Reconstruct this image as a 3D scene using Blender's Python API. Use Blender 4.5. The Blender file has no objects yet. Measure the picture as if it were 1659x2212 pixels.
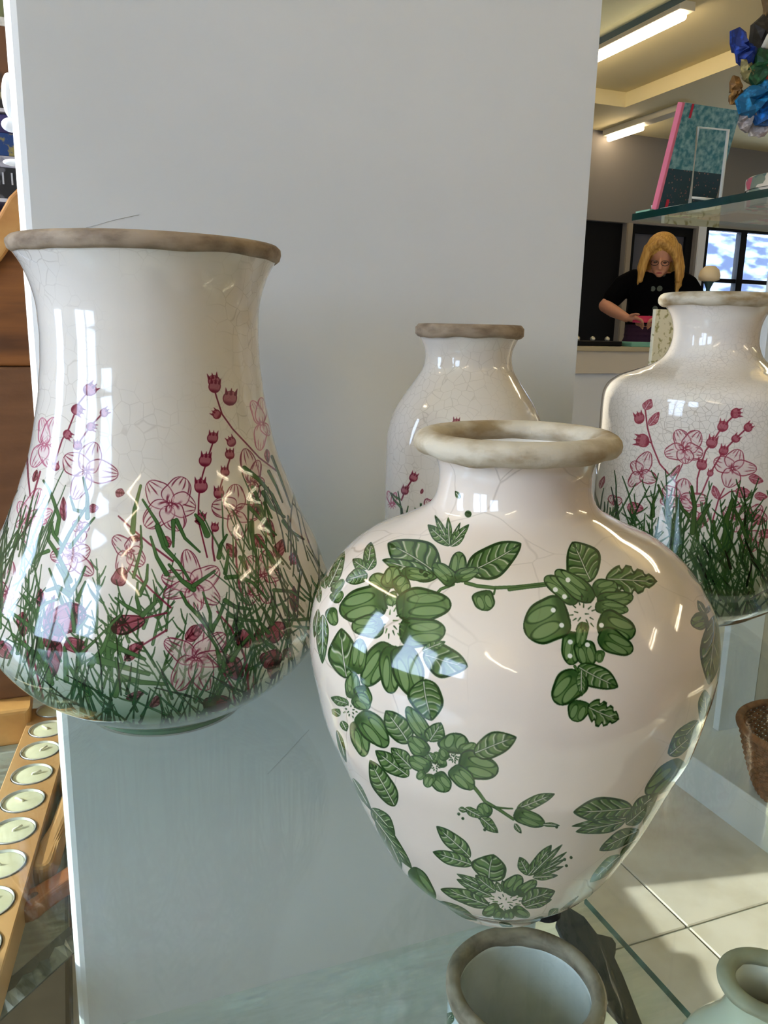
import bpy, bmesh, math, random
import numpy as np
from mathutils import Vector, Matrix
PI = math.pi
C = bpy.context.scene.collection
SC = bpy.context.scene
# ------------------------------------------------------------------ camera
IW, IH, FPX = 1659.0, 2212.0, 1750.0
CX, CY = IW/2, IH/2
HEAD = math.radians(21.5)                       # camera heading, clockwise from +Y
CAMP = np.array([0.0, 0.0, 1.10])
_g = np.array([-164.0, 7702.0, FPX]); _g /= np.linalg.norm(_g)       # straight down, in camera axes (right, down, forward)
_f = np.array([0, 0, 1.0]); _f = _f - (_f @ _g)*_g; _f /= np.linalg.norm(_f)
_r = np.cross(_g, _f)
_fw = np.array([math.sin(HEAD), math.cos(HEAD), 0]); _rt = np.array([math.cos(HEAD), -math.sin(HEAD), 0])
R_CW = np.outer(_rt, _r) + np.outer(_fw, _f) + np.outer([0, 0, -1.0], _g)   # camera axes -> world
def project(P):
    q = (P - CAMP) @ R_CW
    return CX + FPX*q[..., 0]/q[..., 2], CY + FPX*q[..., 1]/q[..., 2]
def pix_dir(px, py): return R_CW @ np.array([(px-CX)/FPX, (py-CY)/FPX, 1.0])
def on_z(px, py, z): d = pix_dir(px, py); return CAMP + d*(z-CAMP[2])/d[2]
def on_y(px, py, y): d = pix_dir(px, py); return CAMP + d*(y/d[1])

cam_d = bpy.data.cameras.new('camera'); cam = bpy.data.objects.new('camera', cam_d); C.objects.link(cam)
M = Matrix.Identity(4)
for i in range(3):
    M[i][0], M[i][1], M[i][2], M[i][3] = R_CW[i, 0], -R_CW[i, 1], -R_CW[i, 2], CAMP[i]
cam.matrix_world = M
cam_d.sensor_fit = 'VERTICAL'; cam_d.sensor_height = 36.0; cam_d.lens = 36.0*FPX/IH; cam_d.clip_start = 0.01
SC.camera = cam
# ------------------------------------------------------------------ light
w = bpy.data.worlds.new('sky'); SC.world = w; w.use_nodes = True
bg = w.node_tree.nodes['Background']; bg.inputs[0].default_value = (0.64, 0.76, 1.0, 1); bg.inputs[1].default_value = 8.5
sd = bpy.data.lights.new('sun', 'SUN'); sun = bpy.data.objects.new('sun', sd); C.objects.link(sun)
sd.energy = 5.0; sd.angle = math.radians(0.53); sd.color = (1.0, 0.93, 0.82)
SUN = Vector((1.0, -0.20, -0.45))
sun.rotation_euler = SUN.to_track_quat('-Z', 'Y').to_euler()
SC.view_settings.view_transform = 'Standard'; SC.view_settings.look = 'None'
SC.view_settings.gamma = 1.0; SC.view_settings.exposure = 0.66; SC.view_settings.use_curve_mapping = False
SC.cycles.use_denoising = True
SC.cycles.max_bounces = 6; SC.cycles.diffuse_bounces = 3; SC.cycles.glossy_bounces = 3; SC.cycles.transmission_bounces = 2; SC.cycles.transparent_max_bounces = 14; SC.cycles.use_adaptive_sampling = True; SC.cycles.adaptive_threshold = .10; SC.cycles.adaptive_min_samples = 20; SC.cycles.sample_clamp_indirect = 6.0
SC.cycles.caustics_reflective = False; SC.cycles.caustics_refractive = False
random.seed(5)
# ------------------------------------------------------------------ materials
MATS = {}
def s2l(c): return tuple(((x/255)/12.92 if x/255 <= .04045 else ((x/255+.055)/1.055)**2.4) for x in c)
def mat(name, col=(200, 200, 200), rough=.5, metal=0.0, spec=.5, noise=None, bump=None, emit=None, coat=0.0):
    """noise = (scale, (r,g,b) second colour, detail, stretch xyz, lo, hi); bump = (scale, strength)"""
    if name in MATS: return MATS[name]
    m = bpy.data.materials.new(name); m.use_nodes = True; nt = m.node_tree; p = nt.nodes['Principled BSDF']
    p.inputs['Base Color'].default_value = (*s2l(col), 1); p.inputs['Roughness'].default_value = rough
    p.inputs['Metallic'].default_value = metal; p.inputs['Specular IOR Level'].default_value = spec
    p.inputs['Coat Weight'].default_value = coat
    tc = nt.nodes.new('ShaderNodeTexCoord')
    if noise:
        sc, c2, det, st, lo, hi = noise
        mp = nt.nodes.new('ShaderNodeMapping'); mp.inputs['Scale'].default_value = st
        n = nt.nodes.new('ShaderNodeTexNoise'); n.inputs['Scale'].default_value = sc; n.inputs['Detail'].default_value = det
        r = nt.nodes.new('ShaderNodeMapRange'); r.inputs[1].default_value = lo; r.inputs[2].default_value = hi
        x = nt.nodes.new('ShaderNodeMix'); x.data_type = 'RGBA'
        x.inputs[6].default_value = (*s2l(col), 1); x.inputs[7].default_value = (*s2l(c2), 1)
        L = nt.links.new
        L(tc.outputs['Object'], mp.inputs[0]); L(mp.outputs[0], n.inputs['Vector']); L(n.outputs[0], r.inputs[0])
        L(r.outputs[0], x.inputs[0]); L(x.outputs[2], p.inputs['Base Color'])
    if bump:
        n2 = nt.nodes.new('ShaderNodeTexNoise'); n2.inputs['Scale'].default_value = bump[0]; n2.inputs['Detail'].default_value = 4
        b = nt.nodes.new('ShaderNodeBump'); b.inputs['Strength'].default_value = bump[1]; b.inputs['Distance'].default_value = .002
        nt.links.new(tc.outputs['Object'], n2.inputs['Vector']); nt.links.new(n2.outputs[0], b.inputs['Height'])
        nt.links.new(b.outputs[0], p.inputs['Normal'])
    if emit:
        p.inputs['Emission Color'].default_value = (*s2l(emit[0]), 1); p.inputs['Emission Strength'].default_value = emit[1]
    MATS[name] = m; return m
def glass_mat(name, tint, smear_glare=0.0, fres=1.45):
    if name in MATS: return MATS[name]
    m = bpy.data.materials.new(name); m.use_nodes = True; nt = m.node_tree; nt.nodes.clear(); N = nt.nodes.new; L = nt.links.new
    o = N('ShaderNodeOutputMaterial'); t = N('ShaderNodeBsdfTransparent'); t.inputs[0].default_value = (*tint, 1)
    gl = N('ShaderNodeBsdfGlossy'); gl.inputs['Roughness'].default_value = .03; gl.inputs[0].default_value = (.9, .95, .93, 1)
    lw = N('ShaderNodeLayerWeight'); lw.inputs[0].default_value = .5; pw = N('ShaderNodeMath'); pw.operation = 'POWER'; pw.inputs[1].default_value = 5.0; L(lw.outputs['Facing'], pw.inputs[0])
    fr = N('ShaderNodeMapRange'); fr.inputs[3].default_value = .035; fr.inputs[4].default_value = .9; L(pw.outputs[0], fr.inputs[0])
    x = N('ShaderNodeMixShader'); L(fr.outputs[0], x.inputs[0]); L(t.outputs[0], x.inputs[1]); L(gl.outputs[0], x.inputs[2])
    last = x
    if smear_glare:  # pale streaks: smears on the glass with glare put into their colour
        d = N('ShaderNodeBsdfDiffuse'); d.inputs[0].default_value = (.72, .86, .80, 1)
        tc = N('ShaderNodeTexCoord'); mp = N('ShaderNodeMapping'); mp.inputs['Rotation'].default_value = (0, 0, .5); mp.inputs['Scale'].default_value = (14, 90, 1)
        n = N('ShaderNodeTexNoise'); n.inputs['Scale'].default_value = 1.0; n.inputs['Detail'].default_value = 5
        n2 = N('ShaderNodeTexNoise'); n2.inputs['Scale'].default_value = 5.0
        r = N('ShaderNodeMapRange'); r.inputs[1].default_value = .45; r.inputs[2].default_value = .8; r.inputs[4].default_value = smear_glare
        mu = N('ShaderNodeMath'); mu.operation = 'MULTIPLY'
        L(tc.outputs['Object'], mp.inputs[0]); L(mp.outputs[0], n.inputs['Vector']); L(tc.outputs['Object'], n2.inputs['Vector'])
        L(n.outputs[0], r.inputs[0]); L(r.outputs[0], mu.inputs[0]); L(n2.outputs[0], mu.inputs[1])
        x2 = N('ShaderNodeMixShader'); L(mu.outputs[0], x2.inputs[0]); L(x.outputs[0], x2.inputs[1]); L(d.outputs[0], x2.inputs[2]); last = x2
    L(last.outputs[0], o.inputs[0]); MATS[name] = m; return m
# ------------------------------------------------------------------ mesh helpers
def link(name, me, m=None, parent=None, smooth=False):
    o = bpy.data.objects.new(name, me); C.objects.link(o)
    if m is not None:
        for q in (m if isinstance(m, (list, tuple)) else [m]): me.materials.append(q)
    if parent is not None: o.parent = parent
    if smooth:
        for p in me.polygons: p.use_smooth = True
    return o
def frombm(name, bm, m=None, parent=None, smooth=False):
    bmesh.ops.recalc_face_normals(bm, faces=bm.faces)
    me = bpy.data.meshes.new(name); bm.to_mesh(me); bm.free(); return link(name, me, m, parent, smooth)
def tag(o, label, cat, group=None):
    o['label'] = label; o['category'] = cat
    if group: o['group'] = group
    return o
def thing(name, label, cat, loc=(0, 0, 0), rotz=0.0, group=None):
    o = bpy.data.objects.new(name, None); C.objects.link(o); o.location = loc; o.rotation_euler = (0, 0, rotz); o.empty_display_size = .05
    return tag(o, label, cat, group)
def struct(o): o['kind'] = 'structure'; return o
def bm_box(bm, lo, hi, bev=0.0, seg=2):
    r = bmesh.ops.create_cube(bm, size=1.0); v = r['verts']
    for q in v:
        q.co = Vector([lo[i] + (q.co[i]+.5)*(hi[i]-lo[i]) for i in range(3)])
    if bev:
        ed = list({e for q in v for e in q.link_edges})
        bmesh.ops.bevel(bm, geom=ed, offset=bev, segments=seg, affect='EDGES', profile=.5)
def box(name, lo, hi, m, parent=None, bev=0.0, seg=2, smooth=False):
    bm = bmesh.new(); bm_box(bm, lo, hi, bev, seg); return frombm(name, bm, m, parent, smooth)
def spline(P, n):
    P = np.array(P, float); d = np.r_[0, np.cumsum(np.hypot(*np.diff(P, axis=0).T))]
    t = np.linspace(0, d[-1], n); out = np.zeros((n, 2))
    for k in range(2):
        y = P[:, k]; mm = np.gradient(y, d); i = np.clip(np.searchsorted(d, t, 'right')-1, 0, len(d)-2)
        h = d[i+1]-d[i]; s = (t-d[i])/h
        out[:, k] = (2*s**3-3*s**2+1)*y[i] + (s**3-2*s**2+s)*h*mm[i] + (-2*s**3+3*s**2)*y[i+1] + (s**3-s**2)*h*mm[i+1]
    return out
def lathe_mesh(name, prof, seg=96, a0=0.0, closed=False, jitter=None):
    """prof: (r, z) pairs from bottom to top; UV u = angle from the seam, v = index along the profile"""
    prof = np.array(prof, float); n = len(prof); a = a0 + np.arange(seg)*2*PI/seg
    V = np.stack([prof[:, 0, None]*np.cos(a), prof[:, 0, None]*np.sin(a), np.repeat(prof[:, 1, None], seg, 1)], -1)
    if jitter is not None: V = jitter(V, a)
    V = V.reshape(-1, 3)
    F, UV = [], []
    for i in range(n if closed else n-1):
        i2 = (i+1) % n
        for j in range(seg):
            k = (j+1) % seg
            F.append((i*seg+j, i*seg+k, i2*seg+k, i2*seg+j))
            UV += [(j/seg, i/(n-1)), ((j+1)/seg, i/(n-1)), ((j+1)/seg, (i+1)/(n-1)), (j/seg, (i+1)/(n-1))]
    me = bpy.data.meshes.new(name); me.from_pydata(V.tolist(), [], F)
    uv = me.uv_layers.new(name='UVMap'); uv.data.foreach_set('uv', np.array(UV, np.float32).ravel())
    return me
def lathe(name, prof, m, parent=None, seg=64, closed=False, jitter=None, loc=None):
    o = link(name, lathe_mesh(name, prof, seg, 0, closed, jitter), m, parent, True)
    if loc: o.location = loc
    return o
def bm_tube(bm, pts, rad, seg=8, closed=False):
    pts = [Vector(p) for p in pts]; n = len(pts); rr = rad if isinstance(rad, (list, tuple)) else [rad]*n
    rings = []; up = Vector((0, 0, 1))
    for i, p in enumerate(pts):
        a = pts[(i-1) % n] if (i > 0 or closed) else p; b = pts[(i+1) % n] if (i < n-1 or closed) else p
        d = (b-a).normalized(); u = up if abs(d.dot(up)) < .95 else Vector((1, 0, 0))
        x = d.cross(u).normalized(); y = x.cross(d).normalized()
        rings.append([bm.verts.new(p + rr[i]*(x*math.cos(2*PI*k/seg) + y*math.sin(2*PI*k/seg))) for k in range(seg)])
    for i in range(n if closed else n-1):
        A, B = rings[i], rings[(i+1) % n]
        for k in range(seg): bm.faces.new((A[k], A[(k+1) % seg], B[(k+1) % seg], B[k]))
    if not closed: bm.faces.new(rings[0]); bm.faces.new(rings[-1][::-1])
def tube(name, pts, rad, m, parent=None, seg=8, closed=False):
    bm = bmesh.new(); bm_tube(bm, pts, rad, seg, closed); return frombm(name, bm, m, parent, True)
def bm_prism(bm, poly, z0, z1, bev=0.0, seg=2):
    v = [bm.verts.new((x, y, z0)) for x, y in poly]; f = bm.faces.new(v)
    e = bmesh.ops.extrude_face_region(bm, geom=[f]); nv = [q for q in e['geom'] if isinstance(q, bmesh.types.BMVert)]
    for q in nv: q.co.z = z1
    if bev:
        ed = [x for x in bm.edges if abs(x.verts[0].co.z-x.verts[1].co.z) < 1e-6]
        bmesh.ops.bevel(bm, geom=ed, offset=bev, segments=seg, affect='EDGES', profile=.5)
def prism(name, poly, z0, z1, m, parent=None, bev=0.0, seg=2, mtx=None):
    bm = bmesh.new(); bm_prism(bm, poly, z0, z1, bev, seg)
    if mtx is not None: bmesh.ops.transform(bm, matrix=mtx, verts=bm.verts)
    return frombm(name, bm, m, parent)
def bm_ball(bm, c, r, u=16, v=10):
    rr = r if isinstance(r, (tuple, list)) else (r, r, r)
    pt = lambda x, y, z: bm.verts.new((c[0]+x*rr[0], c[1]+y*rr[1], c[2]+z*rr[2]))
    top = pt(0, 0, 1); bot = pt(0, 0, -1); R = []
    for i in range(1, v):
        s_, c_ = math.sin(PI*i/v), math.cos(PI*i/v); R.append([pt(s_*math.cos(2*PI*j/u), s_*math.sin(2*PI*j/u), c_) for j in range(u)])
    for j in range(u):
        k = (j+1) % u; bm.faces.new((top, R[0][j], R[0][k])); bm.faces.new((bot, R[-1][k], R[-1][j]))
        for i in range(len(R)-1): bm.faces.new((R[i][j], R[i+1][j], R[i+1][k], R[i][k]))
def bake(o):
    dg = bpy.context.evaluated_depsgraph_get(); dg.update(); e = o.evaluated_get(dg)
    me = bpy.data.meshes.new_from_object(e); o.modifiers.clear(); o.data = me; return o
def cut(o, cutter):
    md = o.modifiers.new('b', 'BOOLEAN'); md.object = cutter; md.operation = 'DIFFERENCE'; md.solver = 'EXACT'
    bake(o); bpy.data.objects.remove(cutter)
def text_mesh(name, s, size, m, parent, loc, rot):
    cu = bpy.data.curves.new(name, 'FONT'); cu.body = s; cu.size = size; cu.extrude = .0006; cu.align_x = 'CENTER'; cu.align_y = 'CENTER'
    t = bpy.data.objects.new(name, cu); C.objects.link(t)
    dg = bpy.context.evaluated_depsgraph_get(); dg.update(); me = bpy.data.meshes.new_from_object(t.evaluated_get(dg))
    bpy.data.objects.remove(t); o = link(name, me, m, parent); o.location = loc; o.rotation_euler = rot; return o
# ------------------------------------------------------------------ the room
wall_white = mat('wall_paint', (226, 220, 214), .7, noise=(3, (216, 210, 204), 3, (1, 1, 1), .3, .7))
wall_grey = mat('back_wall_paint', (126, 120, 112), .8)
ceil_m = mat('ceiling_paint', (228, 214, 164), .8)
white_melamine = mat('white_melamine', (224, 225, 226), .45, noise=(2.2, (214, 215, 215), 4, (1, 1, 1), .35, .75))
black = mat('black_paint', (7, 7, 8), .6, spec=.2)
H_C, X_L, X_R, Y_F, Y_B = 2.80, -2.6, 7.2, -4.2, 6.0
grout = mat('grout', (128, 128, 116), .9)
floor = struct(box('floor', (X_L, Y_F, -.12), (X_R, Y_B, -.004), grout))
tile_m = mat('floor_tile_glaze', (216, 206, 192), .38, noise=(9, (192, 180, 160), 6, (1, 1, 1), .42, .72), bump=(60, .08))
bm = bmesh.new(); bm_box(bm, (.002, .002, -.012), (.448, .448, 0), .002, 1); tme = bpy.data.meshes.new('tile'); bm.to_mesh(tme); bm.free(); tme.materials.append(tile_m)
for i in range(-6, 12):
    for j in range(-6, 9):
        t = bpy.data.objects.new('tile', tme); C.objects.link(t); t.parent = floor; t.location = (1.042+.45*i, 1.022+.45*j, 0)
def wall_with_holes(name, axis, pos, thick, a0, a1, z0, z1, holes, m):
    """wall in the plane axis=pos; holes = (b0, b1, zlo, zhi) along the other axis"""
    bm = bmesh.new(); xs = sorted({a0, a1, *[h[0] for h in holes], *[h[1] for h in holes]}); zs = sorted({z0, z1, *[h[2] for h in holes], *[h[3] for h in holes]})
    for i in range(len(xs)-1):
        for k in range(len(zs)-1):
            cx, cz = (xs[i]+xs[i+1])/2, (zs[k]+zs[k+1])/2
            if any(h[0] < cx < h[1] and h[2] < cz < h[3] for h in holes): continue
            if axis == 'y': bm_box(bm, (xs[i], pos, zs[k]), (xs[i+1], pos+thick, zs[k+1]))
            else: bm_box(bm, (pos, xs[i], zs[k]), (pos+thick, xs[i+1], zs[k+1]))
    return struct(frombm(name, bm, m))
HB = [(4.03, 4.52, 0, 2.01), (4.57, 5.26, 0, 2.01), (5.37, 6.30, 1.10, 2.07)]
wall_with_holes('wall_back', 'y', Y_B, .15, X_L, X_R, 0, H_C, HB, wall_grey)
HL = [(-1.95, -1.0, 1.35, 2.75), (1.265, 1.95, .9, 2.70), (-.80, .42, .85, 2.72)]
wall_with_holes('wall_left', 'x', X_L-.15, .15, Y_F, Y_B, 0, H_C, HL, wall_white)
HF = [(.2, .85, 1.2, 2.3), (2.5, 3.4, 1.2, 2.4)]
wall_with_holes('wall_front', 'y', Y_F-.15, .15, X_L, X_R, 0, H_C, HF, wall_white)
struct(box('wall_right', (X_R, Y_F, 0), (X_R+.15, Y_B, H_C), wall_white))
struct(box('ceiling', (X_L, Y_F, H_C), (X_R, Y_B, H_C+.1), ceil_m))
ls = struct(box('trim_1', (3.92, Y_F, 2.70), (X_R, 5.34, H_C), ceil_m)); ls['label'] = 'lowered cream ceiling bulkhead'
ls = struct(box('trim_2', (X_L, 5.34, 2.70), (X_R, Y_B, H_C), ceil_m)); ls['label'] = 'lowered cream ceiling strip along the back wall'
pane = glass_mat('window_pane', (.93, .96, .97))
frame_w = mat('white_frame', (228, 230, 230), .5)
def window(n, axis, pos, b0, b1, z0, z1, m, nx, nz, t=.05):
    o = bpy.data.objects.new('window_%d' % n, None); C.objects.link(o); struct(o)
    def bar(nm, u0, u1, w0, w1, mm, d0=.03, d1=.09):
        if axis == 'y': box(nm, (u0, pos+d0, w0), (u1, pos+d1, w1), mm, o)
        else: box(nm, (pos+d0, u0, w0), (pos+d1, u1, w1), mm, o)
    bar('frame', b0, b0+t, z0, z1, m); bar('frame', b1-t, b1, z0, z1, m); bar('frame', b0+t, b1-t, z0, z0+t, m); bar('frame', b0+t, b1-t, z1-t, z1, m)
    for i in range(1, nx): x = b0+(b1-b0)*i/nx; bar('mullion', x-t*.6, x+t*.6, z0+t, z1-t, m)
    for k in range(1, nz):
        z = z0+(z1-z0)*k/nz
        for i in range(nx):
            xa = b0+(b1-b0)*i/nx+t*.62; xb = b0+(b1-b0)*(i+1)/nx-t*.62
            bar('glazing_bar', xa, xb, z-t*.3, z+t*.3, m, .04, .08)
    bar('pane', b0+t, b1-t, z0+t, z1-t, pane, .056, .060)
window(1, 'y', Y_B, *HB[2], black, 2, 2, .06)
window(2, 'x', X_L-.15, *HL[0], frame_w, 1, 1)
window(3, 'x', X_L-.15, *HL[1], frame_w, 1, 1); window(8, 'x', X_L-.15, *HL[2], frame_w, 2, 1)
for k, h in enumerate(HF): window(4+k, 'y', Y_F-.15, *h, frame_w, 2, 1)
def portal(loc, rot, sx, sy):
    l = bpy.data.lights.new('window_portal', 'AREA'); l.shape = 'RECTANGLE'; l.size = sx; l.size_y = sy; l.cycles.is_portal = True
    o = bpy.data.objects.new('window_portal', l); C.objects.link(o); o.location = loc; o.rotation_euler = rot
for h in HL: portal((X_L-.16, (h[0]+h[1])/2, (h[2]+h[3])/2), (0, -PI/2, 0), h[3]-h[2], h[1]-h[0])
for h in HF: portal(((h[0]+h[1])/2, Y_F-.16, (h[2]+h[3])/2), (PI/2, 0, 0), h[1]-h[0], h[3]-h[2])
portal(((HB[2][0]+HB[2][1])/2, Y_B+.16, 1.6), (-PI/2, 0, 0), .93, .97)
# dark doorway and door at the back
d = struct(box('dark_doorway_1', (4.03, Y_B+.06, 0), (4.52, Y_B+.11, 2.01), black)); d['label'] = 'black panel standing for the dark doorway in the back wall'  # black sheet stands for the shade in the door recess
d = bpy.data.objects.new('door_2', None); C.objects.link(d); struct(d); d['label'] = 'slate grey door panel in a black frame behind the woman'
slate = mat('slate_door', (74, 74, 82), .5)
box('leaf', (4.64, Y_B+.07, .06), (5.19, Y_B+.10, 1.95), slate, d)
box('frame', (4.57, Y_B+.04, 0), (4.64, Y_B+.11, 2.01), black, d); box('frame', (5.19, Y_B+.04, 0), (5.26, Y_B+.11, 2.01), black, d); box('frame', (4.64, Y_B+.04, 1.94), (5.19, Y_B+.11, 2.01), black, d)
o = struct(box('trim_3', (5.285, Y_B-.015, .9), (5.36, Y_B, 2.04), frame_w))
o = struct(box('trim_4', (4.522, Y_B-.02, 0), (4.568, Y_B, 2.01), mat('beige_post', (150, 138, 118), .6)))
# outside
gm = mat('frosty_bank', (44, 52, 70), .9, noise=(2.2, (120, 128, 146), 6, (1, 1, 3), .45, .6))
o = tag(box('garden_bank', (2.5, 10.0, -.3), (11, 10.6, 2.6), gm, bev=.1), 'blurred blue-grey bank outside the black framed window', 'bank')
# ------------------------------------------------------------------ the white display panel
PX0, PX1, PY0 = -.028, .548, .80
panel = thing('display_partition', 'tall white partition board standing behind the vases', 'partition', (0, 0, 0))
bm = bmesh.new(); bm_prism(bm, [(PX0+.010, PY0), (PX1, PY0), (PX1, PY0+.018), (PX0+.010, PY0+.018)], 0, 2.2)
frombm('board', bm, white_melamine, panel)
edge_m = mat('edge_band', (240, 241, 242), .35)
bm = bmesh.new(); bm_prism(bm, [(PX0+.010, PY0), (PX0+.010, PY0+.018), (PX0, PY0+.018), (PX0, PY0+.008), (PX0+.0018, PY0+.004), (PX0+.005, PY0+.0012)], 0, 2.2)
frombm('edge_band', bm, edge_m, panel)
for z, dx, dz in ((1.285, .006, .018), (1.262, .008, .006), (1.232, .009, .003)):
    b = bmesh.new(); bm_ball(b, (PX0-.001, PY0+.012, z), (dx, .004, dz), 10, 8); frombm('peg', b, edge_m, panel, True)
scr = mat('scratch', (176, 174, 170), .6)
for a, b in (((186, 492), (300, 464)), ((578, 1672), (668, 1576))):
    A, B = on_y(*a, PY0-.0003), on_y(*b, PY0-.0003); tube('scratch', [A, (A+B)/2+np.array([.001, 0, .001]), B], .00014, scr, panel, 4)
# ------------------------------------------------------------------ glass shelves
glass = glass_mat('shelf_glass', (.905, .965, .960)); glass_d = glass_mat('shelf_glass_smear_glare', (.94, .975, .955), .55)
gedge = mat('glass_edge', (58, 116, 100), .08, spec=.8, noise=(40, (30, 84, 70), 2, (1, 1, 1), .3, .7))
gedge_dark = mat('glass_edge_dark', (18, 52, 46), .08, spec=.8)
def glass_shelf(name, label, poly, z_top, th, m=glass, me=gedge, clear=()):
    t = thing(name, label, 'shelf', (0, 0, z_top))
    bm = bmesh.new(); bm_prism(bm, poly, -th, 0)
    bm.normal_update(); bmesh.ops.recalc_face_normals(bm, faces=bm.faces)
    for f in bm.faces: f.material_index = 0 if abs(f.normal.z) > .5 or any(f.normal.x*c[0]+f.normal.y*c[1] > .9 for c in clear) else 1
    o = frombm('pane', bm, [m, me], t); return t
SH = .805
glass_shelf('glass_shelf', 'clear glass shelf the four flowered vases stand on', [(-.35, .05), (1.15, .05), (1.15, PY0-.001), (-.35, PY0-.001)], SH, .008, clear=((-1, 0), (0, 1)))
glass_shelf('glass_shelf', 'lower glass shelf under the vases, carrying the open pot', [(-.16, .05), (.4935, .05), (.4935, .632), (-.16, .632)], .5, .008, glass_d, clear=((0, 1), (-1, 0)))
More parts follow.
